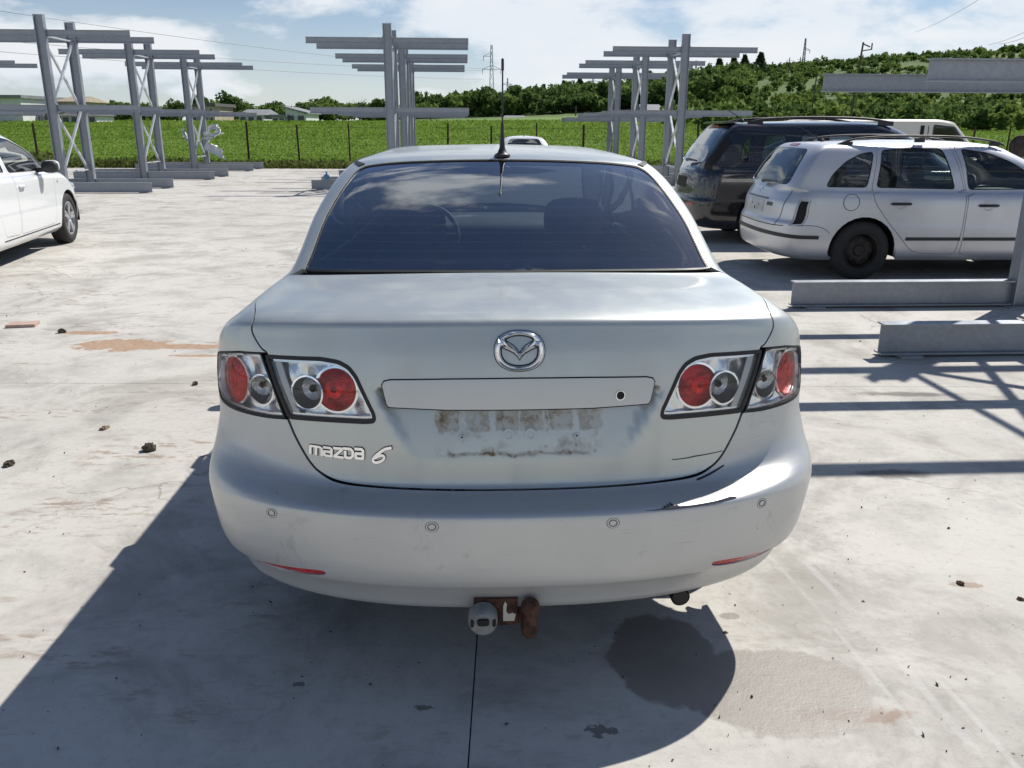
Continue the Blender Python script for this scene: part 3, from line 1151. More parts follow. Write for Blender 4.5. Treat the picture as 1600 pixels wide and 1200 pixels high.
# ---------------------------------------------------------------- the silver sedan
def build_sedan():
    S = sedan_surface()
    car = empty('sedan_car', (.027, 2.012, 0), R(3.14))
    tag(car, 'silver green saloon seen from behind, filling the middle of the yard', 'car')
    pm, bp = M['paint'], M['bumper_paint']
    seam = [(1.0511, 1.5676), (1.1482, 1.4823), (1.1257, 1.2714), (1.0105, 1.1473), (.9653, 1.0804), (.8648, .9834), (.8335, .9615), (.8008, .8868), (.7654, .7899), (.7422, .7344),
            (.7135, .6803), (.6886, .6474), (.6567, .6257), (.5996, .6105), (.48, .6052), (.3618, .6010), (.18, .5975), (0, .5965)]
    inner = [(.8415, .9618), (.6402, .9648), (.581, .9582), (.5445, .9429), (.5193, .9171), (.4905, .8642), (.4664, .8167), (.4645, .8), (.4727, .7908), (.4999, .788), (.763, .791)]
    outer = [(1.13, .9300), (1.06, .9450), (.9561, .9612), (.8576, .9654), (.8123, .8858), (.774, .7919), (.8348, .7905), (.9222, .7935), (1.0131, .7995), (1.085, .8110), (1.13, .84)]
    glass = [(1.0428, 1.5646), (1.036, 1.70), (1.030, 1.7992), (1.0085, 1.9725), (.9848, 2.095), (.955, 2.140), (.9167, 2.160), (.80, 2.178), (.6497, 2.190), (.33, 2.199)]
    seam_s = cr(seam, 4)
    g = .0035
    half_glass = cr([(0, 1.540), (.4623, 1.546), (.8, 1.552), (1.0, 1.558), (1.036, 1.566)], 3) + cr(glass[1:], 3) + [(0, 2.201)]
    rear_glass = half_glass[:-1] + [(0, 2.201)] + mir(half_glass)[1:-1]
    gl_top = cr([(0, 1.540), (.4623, 1.546), (.8, 1.552), (1.0, 1.558)], 3)
    # boot lid outline: seam on both sides, window base on top
    lid_half = [(q[0], q[1]) for q in gl_top] + [(1.0511, 1.5676)] + seam_s[1:]
    lid = [(a, min(b, 1.5415) if b > 1.5 else b) for a, b in lid_half]
    lid_full = lid + mir(lid)[1:-1]
    lid_full = shrink(lid_full, .0055)
    inner_r = rounded(inner, .012, 3)
    outer_r = rounded(outer, .006, 2)
    trunk = panel(S, 'boot_lid', lid_full, M['lid_paint'], car, [shrink(inner_r, -.001), shrink(mir(inner_r), -.001)], 0, .014, .022)
    trunk['label'] = 'dusty boot lid with emblem, lettering and bare plate recess'
    # rear bumper: below lamps and lid, round to the wheel arches
    arch_r = arch_poly(S, .985, .315, .388)
    arch_f = arch_poly(S, 3.70, .315, .352)
    k0 = min(p[0] for p in arch_r[1:-1])
    low = cr([(.774, .7919), (.8348, .7905), (.9222, .7935), (1.0131, .7995), (1.085, .8110), (1.13, .835)], 3)
    bm_half = seam_s[::-1][:seam_s[::-1].index((.7654, .7899)) + 1] if (.7654, .7899) in seam_s else None
    sb = [p for p in seam_s[::-1] if p[1] < .7905]
    bm_half = sb + low + [(1.30, .775), (k0 + .10, .71), (k0 + .10, 0.0)]
    bumper = bm_half + [(0, 0.0)] + mir(bm_half + [(0, 0.0)])[1:-1]
    bumper = shrink(bumper, g)
    refl = crc([(.905, .2160), (.8103, .2425), (.6972, .2555), (.5911, .2657), (.5700, .2590), (.5851, .2467), (.6677, .2345), (.7726, .2226)], 4)
    sensors = [(.7339, .4395), (.2552, .4375), (-.2552, .4375), (-.7339, .4395)]
    bpo = panel(S, 'rear_bumper', bumper, bp, car, [arch_r, mir(arch_r), refl, mir(refl)] + [circle_sv(c, .0165, 20) for c in sensors], 0, .016, .022)
    bpo['label'] = 'scuffed silver rear bumper with four parking sensors'
    for c in sensors:
        e = panel(S, 'parking_sensor', circle_sv(c, .0150, 20), bp, bpo, off=.0005, thick=.006, step=.01)
        panel(S, 'sensor_ring', circle_sv(c, .0105, 20), M['gap'], e, [circle_sv(c, .0088, 20)], .0015, .001, .006)
    for q in (refl, mir(refl)):
        r_ = panel(S, 'rear_reflector', shrink(q, .002), M['refl_red'], bpo, off=-.004, thick=.004, step=.012)
    # inner dark skin behind every gap
    gl_dlo = [(3.22, .985), (2.98, 1.145), (2.74, 1.262), (2.54, 1.322), (2.2, 1.348), (1.8, 1.348), (1.50, 1.325), (1.24, 1.262), (1.06, 1.165), (.985, 1.085), (1.02, 1.045), (1.6, 1.012), (2.4, .992)]
    side_mask = lambda s, v, p: (s > .75) & (s < 4.3) & (v > S.vg[15]) & (v < S.vg[22])
    dlo = S.side(densify(rounded(gl_dlo, .05, 3), .08), side_mask)

    def sidecut(lo, hi):
        m_ = S.side([(lo, 1.15)], side_mask)[0][0], S.side([(hi, 1.15)], side_mask)[0][0]
        return m_
    pane_defs = [(2.05, 3.4, 'front'), (1.20, 1.97, 'rear')]
    ws_pts = S.inv([(0, 1.01), (.42, 1.00), (.60, .985), (.585, 1.10), (.54, 1.23), (.49, 1.325), (.40, 1.345), (0, 1.362)], [0, 2], lambda s, v, p: (s > SR + SS) & (v > S.vg[17]))
    ws_h = [(STOT, ws_pts[0][1])] + cr(ws_pts[1:4], 2) + cr(ws_pts[3:7], 3)[1:] + [(STOT, ws_pts[-1][1])]
    ws_l = mir(ws_h)
    # rear quarters, pillars, roof, wings and bonnet: one body shell, cut by doors and panes
    rear_union_h = [(0, -.05), (k0 + .12, -.05), (k0 + .10 + g, .0)] + [(k0 + .10 + g, .71 + g), (1.30, .775 + g), (1.135, .838), (1.135, .932), (1.06, .947), (.9561, .9632), (.8576, .9680)]
    up = [p for p in seam_s if p[1] > .966][::-1]
    rear_union_h += up
    rear_union_h += half_glass[half_glass.index(half_glass[12]):] if False else []
    gh = [p for p in half_glass if p[1] > 1.56]
    rear_union_h += gh
    rear_union = rear_union_h + mir(rear_union_h)[1:]
    doors = []
    dr = [(1.42, .36), (1.42, .26), (2.00, .235), (2.02, .60), (2.03, .95), (2.04, 1.01), (1.06, 1.04), (1.10, .90), (1.24, .74), (1.38, .56)]
    df = [(2.045, .235), (3.10, .235), (3.16, .45), (3.20, .80), (3.18, .965), (2.6, .995), (2.065, 1.01), (2.055, .95), (2.05, .6)]
    dmask = lambda s, v, p: (s > .9) & (s < 4.3) & (v < S.vg[19])
    for q in (dr, df):
        doors.append(S.side(densify(rounded(q, .04, 3), .06), dmask))
    holes = [rear_union, arch_r, mir(arch_r), arch_f, mir(arch_f), dlo, mir(dlo), ws_h, ws_l] + doors + [mir(d) for d in doors]
    panel(S, 'body_shell', mk(S), pm, car, holes, 0, .016, .032, rough_step=.07, vstep=.04)
    for d in doors:
        for q, sgn in ((d, 1), (mir(d), -1)):
            panel(S, 'door', shrink(q, .004), pm, car, [dlo if sgn > 0 else mir(dlo)], 0, .012, .05)
    handle(S, car, 1.32, .86, pm, 1), handle(S, car, 1.32, .86, pm, -1)
    handle(S, car, 2.22, .85, pm, 1), handle(S, car, 2.22, .85, pm, -1)
    for sgn in (1, -1):
        D = dlo if sgn > 0 else mir(dlo)
        b0, b1 = sidecut(1.97, 2.07)
        b0, b1 = sorted((b0, b1))
        big = 3.0
        for lo, hi in ((.5, b0), (b1, 4.6)):
            cl = [(lo, 1.2), (hi, 1.2), (hi, 2.4), (lo, 2.4)]
            cl = cl if sgn > 0 else mir(cl)
            panel(S, 'side_window', shrink(D, .008), M['glass'], car, off=-.006, thick=0, step=.05, clip=cl)
        pl = [(b0, 1.2), (b1, 1.2), (b1, 2.4), (b0, 2.4)]
        panel(S, 'door_pillar', shrink(D, .002), M['rubber'], car, off=-.002, thick=.004, step=.05, clip=pl if sgn > 0 else mir(pl))
        panel(S, 'window_seal', D, M['rubber'], car, [shrink(D, .010)], .001, .006, .03)
    panel(S, 'windscreen', ws_h, M['glass'], car, off=-.004, thick=0, step=.06)
    panel(S, 'windscreen', ws_l, M['glass'], car, off=-.004, thick=0, step=.06)
    # rear window with its black seal
    panel(S, 'rear_window_seal', rear_glass, M['rubber'], car, [shrink(rear_glass, .0085)], -.002, .010, .025)
    panel(S, 'rear_window', shrink(rear_glass, .007), M['rear_glass'], car, off=-.005, thick=0, step=.035, flat_x=.6)
    # dark inner skin so that shut lines read as gaps
    inner_shell = [(-STOT, .12), (STOT, .12), (STOT, 1.50), (1.3, 1.50), (1.2, 1.575), (-1.2, 1.575), (-1.3, 1.50), (-STOT, 1.50)]
    panel(S, 'inner_structure', inner_shell, M['gap'], car, [shrink(a, -.01) for a in (arch_r, mir(arch_r), arch_f, mir(arch_f))] + [shrink(h, -.02) for h in (inner_r, mir(inner_r), outer_r, mir(outer_r))], -.022, 0, .05, rough_step=.09)
    # roof mouldings
    for sgn in (1, -1):
        st = [(.985, 2.146), (1.02, 2.165), (1.10, 2.188), (1.25, 2.203), (1.6, 2.206), (3.3, 2.206), (3.3, 2.222), (1.6, 2.224), (1.25, 2.222), (1.09, 2.207), (1.005, 2.184), (.955, 2.166)]
        panel(S, 'roof_moulding', st if sgn > 0 else mir(st), M['plastic'], car, off=.004, thick=.006, step=.03, rough_step=.1)

    # ---- lamps
    def lamp(poly, red, rr, grey, gr, inn, sgn):
        P_ = poly if sgn > 0 else mir(poly)
        rc, gc = ((red[0] * sgn, red[1]), (grey[0] * sgn, grey[1]))
        hs = panel(S, 'tail_lamp', shrink(P_, .004), M['lamp_chrome'], car, [circle_sv(gc, gr + .002, 30)], off=lambda s, v: -.026 + .007 * np.sin(s * 60) * np.cos(v * 38), thick=-.022, step=.012)
        hs['label'] = 'clear glass tail lamp with red and grey round reflectors'
        gw = .011 if inn else .005
        panel(S, 'lamp_gasket', shrink(P_, -.0005), M['rubber'], hs, [shrink(P_, gw)], .0015, .012, .02)
        panel(S, 'lamp_lens', shrink(P_, gw - .002), M['lens'], hs, off=-.0005, thick=0, step=.03)
        # chrome rim just inside the gasket
        panel(S, 'lamp_rim', shrink(P_, gw), M['lamp_chrome'], hs, [shrink(P_, gw + .007)], -.008, .02, .02)

        def dome(c, r, d0, h):
            return lambda s, v: d0 + h * (1 - np.clip((((s - c[0]) / 1.165) ** 2 + (v - c[1]) ** 2) / r ** 2, 0, 1))
        cl = shrink(P_, gw + .004)
        panel(S, 'red_reflector', circle_sv(rc, rr, 36), M['red'], hs, [circle_sv(gc, gr + .004, 30)], dome(rc, rr, -.020, .012), .014, .010, cl)
        panel(S, 'lamp_ring', circle_sv(rc, rr + .006, 36), M['chrome'], hs, [circle_sv(rc, rr, 36), circle_sv(gc, gr + .004, 30)], -.016, .016, .015, cl)
        panel(S, 'lamp_ring', circle_sv(gc, gr + .005, 32), M['chrome'], hs, [circle_sv(gc, gr, 32)], -.009, .02, .015, cl)
        # bowl: grey lower wall, sparkling facets round the bulb
        off_c = (gc[0] + (-.012 if inn else .010) * sgn, gc[1] + .010)
        panel(S, 'lamp_bowl', circle_sv(gc, gr, 32), M['lamp_grey'], hs, [circle_sv(off_c, gr * .74, 24)], dome(gc, gr, -.012, -.022), 0, .008, cl)
        dm_ = dome(gc, gr, -.012, -.022)

        def facets(s, v):
            a, b = (s - off_c[0]) / 1.165, v - off_c[1]
            rho, th = np.hypot(a, b), np.arctan2(b, a)
            return dm_(s, v) + .0017 * np.cos(2 * math.pi * rho / .0062) * np.cos(13 * th + rho * 120)
        panel(S, 'bowl_facets', circle_sv(off_c, gr * .74, 30), M['sparkle'], hs, off=facets, thick=0, step=.0017, clip=cl)
        panel(S, 'painted_red_glow', circle_sv((rc[0] + .004 * sgn, rc[1] + .002), rr * .42, 20), M['hot_red'], hs, [circle_sv((rc[0] + .004 * sgn, rc[1] + .002), rr * .17, 14), circle_sv(gc, gr + .004, 30)], lambda s, v: dome(rc, rr, -.020, .012)(s, v) + .0006, .0, .006, cl)  # brighter red ring painted as the hot centre of the lens
        panel(S, 'bulb', circle_sv(off_c, gr * .24, 16), M['rubber'] if inn else M['rust'], hs, off=dome(off_c, gr * .24, -.024, .010), thick=.004, step=.004)
        if inn:
            # ribbed light bar along the outer edge
            m = MB()
            a0, a1 = np.array((.8155 * 1.0, .944)), np.array((.752, .806))
            for k in range(30):
                p = a0 + (a1 - a0) * k / 29
                A, N = S.ev(np.array([p[0] - .030, p[0] - .006]) * sgn, np.array([p[1], p[1]]), -.010)
                m.bar(A[0], A[1], .0035, .005)
            m.build('ribbed_strip', M['rib'], hs)
        return hs
    for sgn in (1, -1):
        lamp(inner_r, (.5985, .8757), .0595, (.695, .8641), .0435, True, sgn)
        lamp(outer_r, (1.005, .8745), .064, (.8663, .8608), .0385, False, sgn)

    # ---- garnish bar over the plate recess
    ga = [(0, .9122), (.2253, .9113), (.4122, .9081), (.4321, .9042), (.4385, .8955), (.4250, .8428), (.4190, .8368), (.2296, .8310), (0, .8303)]
    gf = ga[:-1] + [(0, .8303)] + mir(ga)[1:-1]
    press, S.mod = S.mod, None          # the bar lies over the pressed recess, on the plain lid line
    gb_ = panel(S, 'boot_garnish', rounded(gf, .006, 2), M['garnish'], car, off=lambda s, v: .004 + 0 * s, thick=.030, step=.03)
    gb_['label'] = 'satin silver bar above the plate recess'
    panel(S, 'garnish_gap', shrink(gf, -.0035), M['gap'], gb_, [shrink(gf, .004)], .0008, .001, .03)
    lc = (.3247, .8625)
    panel(S, 'boot_lock', circle_sv(lc, .0115, 18), M['gap'], gb_, off=.0055, thick=.002, step=.006)
    panel(S, 'lock_ring', circle_sv(lc, .0135, 18), M['chrome'], gb_, [circle_sv(lc, .0112, 18)], .007, .003, .006)
    S.mod = press
    # plate bolts, pressed rings and the stained rectangle the plate left
    for sgn in (1, -1):
        m = panel(S, 'plate_screw', circle_sv((.1879 * sgn, .751), .0065, 14), M['alloy'], trunk, off=.004, thick=.005, step=.005)
        panel(S, 'screw_hole', circle_sv((.1879 * sgn, .751), .0028, 10), M['gap'], m, off=.0046, thick=0, step=.003)
        c = (.036 * sgn, .756)
        panel(S, 'pressed_ring', circle_sv(c, .0165, 22), pm, trunk, [circle_sv(c, .0105, 22)], .0024, .002, .006)

    # ---- emblem
    (P,), (N,) = S.ev(np.array([0.0]), np.array([.9877]))
    P, N = Vector(P), Vector(N)
    ex = Vector((1, 0, 0))
    ez = N.cross(ex).normalized() * -1
    if ez.z < 0:
        ez = -ez

    def emb(x, z, h):
        return P + ex * x + ez * z + N * h
    m = MB()
    n = 64
    path = []
    for k in range(n):
        a = 2 * math.pi * k / n
        sgp = lambda q, e: math.copysign(abs(q) ** e, q)
        path.append((.0585 * sgp(math.cos(a), .86), .0475 * sgp(math.sin(a), .86) - .001))
    V, F = [], []
    prof = [(-.0078, .0005), (-.0066, .006), (0, .0120), (.0066, .006), (.0078, .0005)]
    for k in range(n):
        x0, z0 = path[k]
        x1, z1 = path[(k + 1) % n]
        xm, zm = path[k - 1]
        tx, tz = x1 - xm, z1 - zm
        q = math.hypot(tx, tz)
        nx, nz = tz / q, -tx / q
        wsc = .78 + .32 * abs(math.cos(2 * math.pi * k / n))
        for d, h in prof:
            V.append(emb(x0 + nx * d * wsc, z0 + nz * d * wsc, h))
    for k in range(n):
        for j in range(4):
            F.append((k * 5 + j, ((k + 1) % n) * 5 + j, ((k + 1) % n) * 5 + j + 1, k * 5 + j + 1))
    m.add(V, F)
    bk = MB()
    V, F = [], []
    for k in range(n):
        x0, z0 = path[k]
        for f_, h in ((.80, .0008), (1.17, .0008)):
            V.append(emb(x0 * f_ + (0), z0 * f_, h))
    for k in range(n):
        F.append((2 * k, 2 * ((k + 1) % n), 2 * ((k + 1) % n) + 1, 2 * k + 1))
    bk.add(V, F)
    eo = m.build('emblem', M['chrome'], trunk, 60)
    bk.build('emblem_reflection', M['reflection_edge'], eo)  # dark ring painted for what the chrome oval mirrors at its rim
    eo['label'] = 'chrome oval emblem with a winged V'
    w = MB()
    upr = [(-.056, .036), (-.045, .0295), (-.030, .0210), (-.015, .0115), (-.006, .0020), (0, -.0070)]
    lor = [(-.056, .0125), (-.045, .0080), (-.030, .0012), (-.015, -.0070), (-.006, -.0160), (0, -.0255)]
    for sg in (1, -1):
        V, F = [], []
        for (xa, za), (xb, zb) in zip(upr, lor):
            V += [emb(xa * sg, za, .0015), emb((xa * .5 + xb * .5) * sg, za * .42 + zb * .58, .0150), emb(xb * sg, zb, .0015)]
        for k in range(5):
            for j in range(2):
                F.append((3 * k + j, 3 * k + 3 + j, 3 * k + 4 + j, 3 * k + j + 1))
        w.add(V, F)
    w.build('emblem_wing', M['chrome'], eo)
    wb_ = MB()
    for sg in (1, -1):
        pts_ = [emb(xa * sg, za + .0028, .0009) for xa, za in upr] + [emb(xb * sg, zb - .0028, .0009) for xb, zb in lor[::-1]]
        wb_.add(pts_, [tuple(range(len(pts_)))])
    wb_.build('wing_reflection', M['reflection_edge'], eo)  # dark backing painted as the reflection outlining the wing

    # ---- lettering on the left of the lid
    def letter(strokes, s0, v0, w_, h_, sw, slant=0.0, name='badge_letter', mat=None, top=.0045, par=None):
        """strokes in a unit square drawn as raised ribbons lying on the lid (s runs to the right)"""
        m = MB()
        for st in strokes:
            pts = densify(st, .12, False)
            L_, R_ = [], []
            for i, p in enumerate(pts):
                a = np.array(pts[max(i - 1, 0)]) * [w_, h_]
                b = np.array(pts[min(i + 1, len(pts) - 1)]) * [w_, h_]
                d = (b - a) / max(np.linalg.norm(b - a), 1e-9)
                q = np.array(p) * [w_, h_] + np.array([slant * p[1] * h_, 0])
                nn = np.array([-d[1], d[0]]) * sw / 2
                ext = d * sw * .5 * (1 if i == len(pts) - 1 else -1 if i == 0 else 0)
                L_.append(q + nn + ext)
                R_.append(q - nn + ext)
            n_ = len(pts)
            allq = np.array(L_ + R_)
            ss, vv = s0 + allq[:, 0] * 1.165, v0 + allq[:, 1]
            Pt, _ = S.ev(ss, vv, top)
            Pb, _ = S.ev(ss, vv, .0002)
            V = [Vector(p) for p in Pt] + [Vector(p) for p in Pb]
            o = 2 * n_
            F = []
            for i in range(n_ - 1):
                F += [(i, n_ + i, n_ + i + 1, i + 1), (i, i + 1, o + i + 1, o + i), (n_ + i, o + n_ + i, o + n_ + i + 1, n_ + i + 1)]
            F += [(0, o, o + n_, n_), (n_ - 1, 2 * n_ - 1, o + 2 * n_ - 1, o + n_ - 1)]
            m.add(V, F)
        return m.build(name, mat or M['chrome'], par or trunk)
    lm = [[(0, 0), (0, 1), (.82, 1), (1, .85), (1, 0)], [(.5, 1), (.5, 0)]]
    la = [[(0, 1), (.8, 1), (1, .85), (1, 0), (0, 0), (0, .52), (1, .52)]]
    lz = [[(0, 1), (1.05, 1), (-.05, 0), (1, 0)]]
    ld = [[(.0, .62), (0, 0), (.7, 0), (1, .25), (1, .75), (.7, 1), (-.15, 1)]]
    x = -.6935
    vb = .688
    hgt, sw = .0250, .0074
    for strokes, w_, gap in ((lm, .0335, .0075), (la, .0210, .0085), (lz, .0230, .0085), (ld, .0215, .0085), (la, .0205, 0)):
        q = letter(strokes, x + .004, vb, w_, hgt, sw, .04)
        letter(strokes, x + .004, vb, w_, hgt, sw + .0034, .04, 'reflection_edge', M['reflection_edge'], .0016, q)  # wider dark copy below, painted as the reflection outlining each letter
        x += (w_ + gap) * 1.165
        vb += .0016
    six = cr([(1.15, 1.12), (.72, 1.0), (.30, .62), (.08, .28), (.16, .04), (.46, -.04), (.82, .10), (.95, .34), (.78, .52), (.48, .50), (.22, .34)], 4)
    q = letter([six], -.4850, .6875, .034, .034, .0074, .42)
    letter([six], -.4850, .6875, .034, .034, .0108, .42, 'reflection_edge', M['reflection_edge'], .0016, q)  # same painted dark reflection round the figure

    # ---- aerial on the roof
    (P,), (N,) = S.ev(np.array([0.0]), np.array([2.262]))
    P = Vector(P)
    a = MB()
    prof = [(.030, -.002), (.029, .006), (.018, .012), (.0105, .030), (.0068, .075), (.0055, .115), (.0055, .118), (.0001, .119)]
    a.lathe(prof, P + Vector((0, .0, .002)), 'Z', 24)
    ab = a.build('aerial', M['plastic'], car, 40)
    ab['label'] = 'black whip aerial on a flared base'
    b = MB()
    b.tube([P + Vector((0, 0, .10)), P + Vector((.001, -.002, .20)), P + Vector((.001, -.004, .298)), P + Vector((.001, -.004, .303)), P + Vector((.001, -.005, .338)), P + Vector((.001, -.005, .342))],
           [.0030, .0030, .0028, .0052, .0050, .002], 8)
    b.build('aerial_rod', M['plastic'], ab, 50)

    # ---- towing gear
    t = MB()
    t.bar((-.005, .30, .235), (-.005, .085, .235), .07, .05)
    t.box((-.070, -.025, .262), (.118, .012, .080))
    t.bar((-.03, .10, .235), (-.03, -.02, .235), .05, .03)
    t.bar((-.13, .25, .215), (.13, .25, .215), .06, .05)
    tb = t.build('tow_bar', M['rust'], car)
    tb['label'] = 'rusty tow bar under the bumper'
    nt = [(.0, .10), (.045, .10), (.050, .150), (.040, .160), (.012, .160), (.002, .150)]
    panel(S, 'tow_notch', nt, M['gap'], bpo, off=.001, thick=0, step=.01)
    b = MB()
    bx, by = .022, -.045
    b.tube([(bx, .20, .215), (bx, .10, .195), (bx, by + .022, .195), (bx, by, .215), (bx, by, .252), (bx, by, .268)], [.022, .022, .022, .020, .018, .015], 14)
    b.rbox((bx, by, .285), (.052, .052, .050), 2.1, 10)
    b.build('tow_ball', M['rust'], tb, 60)
    s = MB()
    c = (-.105, -.070, .262)
    s.lathe([(.0001, -.018), (.030, -.018), (.0365, -.012), (.039, 0), (.039, .03), (.030, .034), (.030, .05)], c, 'Y', 28)
    so_ = s.build('tow_socket', M['grey_plastic'], tb, 40)
    s = MB()
    s.rbox((c[0], c[1] - .020, c[2] + .008), (.032, .012, .020), 4, 6)
    for sx in (-1, 1):
        s.rbox((c[0] + sx * .029, c[1] - .016, c[2] + .004), (.010, .016, .022), 3, 6)
    s.build('socket_catch', M['gap'], so_, 50)
    s = MB()
    pl = [(-.052, .225), (-.022, .225), (-.018, .245), (-.026, .250), (-.038, .246), (-.044, .256), (-.042, .276), (-.047, .285), (-.052, .270)]
    s.add([(x_ + .002, -.0318, z_ + .010) for x_, z_ in pl], [tuple(range(len(pl)))])
    s.build('torn_sticker', simple('sticker_paper', (.62, .60, .52), .8), tb)
    e = MB()
    e.tube([(.47, .55, .21), (.47, .25, .205), (.475, .12, .20)], .028, 16, False)
    e.tube([(.475, .12, .20), (.475, .20, .20)], .024, 16, True)
    e.build('exhaust_pipe', M['steel_wheel'], car, 50)
    mf = MB()
    mf.rbox((.36, .66, .30), (.36, .42, .13), 3)
    mf.build('silencer', M['steel_wheel'], car, 50)

    # ---- scuffs on the bumper: bare dark plastic showing, a skin of its own shape
    sc = [(.353, .4790), (.375, .4775), (.400, .4800), (.412, .4870), (.418, .4990), (.423, .4880), (.430, .5080), (.435, .4900), (.441, .5160), (.448, .4900), (.456, .4990), (.461, .4860), (.50, .4835), (.54, .4870), (.58, .4905), (.62, .4985), (.638, .5010), (.6502, .4960), (.652, .4880), (.63, .4850), (.59, .4795), (.55, .4765), (.50, .4735), (.46, .4720), (.42, .4715), (.405, .4755), (.38, .4745), (.357, .4770)]
    k = panel(S, 'paint_scuff', sc, M['scuff'], bpo, off=.0014, thick=0, step=.01)
    k['label'] = 'dark scrape through the paint on the bumper ledge'
    sc2 = [(.5949, .5994), (.6492, .6094), (.6992, .6193), (.7005, .6150), (.651, .6030), (.5937, .5902)]
    panel(S, 'paint_scratch', sc2, M['scuff'], bpo, off=.0012, thick=0, step=.012)
    sc3 = [(.5121, .6772), (.56, .6755), (.5922, .6764), (.6946, .6692), (.6947, .6667), (.5924, .6730), (.56, .6728), (.5122, .6750)]
    panel(S, 'paint_scratch', sc3, M['scuff'], trunk, off=.0008, thick=0, step=.02)

    # ---- wheels, floor, cabin
    car_common(S, car, .875, 4.6, (.985, 3.70), .315, 'alloy', None)
    c = MB()
    c.rbox((0, .86, 1.035), (1.30, .44, .05), 6)
    c.build('parcel_shelf', M['dash'], car, 50)
    seat(car, -.37, 2.55, .24, .66, .50)
    seat(car, .37, 2.46, .26, .68, .52)
    bench(car, 1.60, .22, 1.30, .58)
    c = MB()
    c.rbox((0, 3.30, .82), (1.36, .62, .34), 4)
    c.rbox((0, 3.18, .62), (.30, .5, .5), 4)
    c.build('dashboard', M['dash'], car, 50)
    c = MB()
    ring = [(-.37 + .185 * math.cos(2 * math.pi * k / 24), 2.93 + .08 * math.sin(2 * math.pi * k / 24), .90 + .165 * math.sin(2 * math.pi * k / 24)) for k in range(25)]
    c.tube(ring, .016, 8, False)
    c.bar((-.55, 2.93, .90), (-.19, 2.93, .90), .05, .03)
    c.build('steering_wheel', M['dash'], car, 50)
    c = MB()
    c.rbox((0, 2.86, 1.275), (.24, .03, .065), 3)
    c.tube([(0, 2.87, 1.27), (0, 2.90, 1.33)], .008, 6)
    c.build('rear_view_mirror', M['plastic'], car, 50)
    hl = panel(S, 'headlining', [(-STOT, 2.235), (STOT, 2.235), (STOT, S.vg[-1]), (-STOT, S.vg[-1])], M['liner'], car, off=-.03, thick=0, step=.08)
    for sgn in (1, -1):
        c = MB()
        c.rbox((sgn * .885, 3.10, .99), (.17, .10, .13), 3)
        c.bar((sgn * .72, 3.16, .95), (sgn * .86, 3.11, .97), .05, .04)
        c.build('door_mirror', pm, car, 50)
        c = MB()
        c.rbox((sgn * .66, F_NOSE - .22, .60), (.36, .16, .14), 3)
        c.build('headlamp', M['lamp_chrome'], car, 50)
    c = MB()
    c.rbox((0, F_NOSE - .06, .46), (.9, .08, .14), 4)
    c.build('grille', M['plastic'], car, 50)
    return car


F_NOSE = 4.60


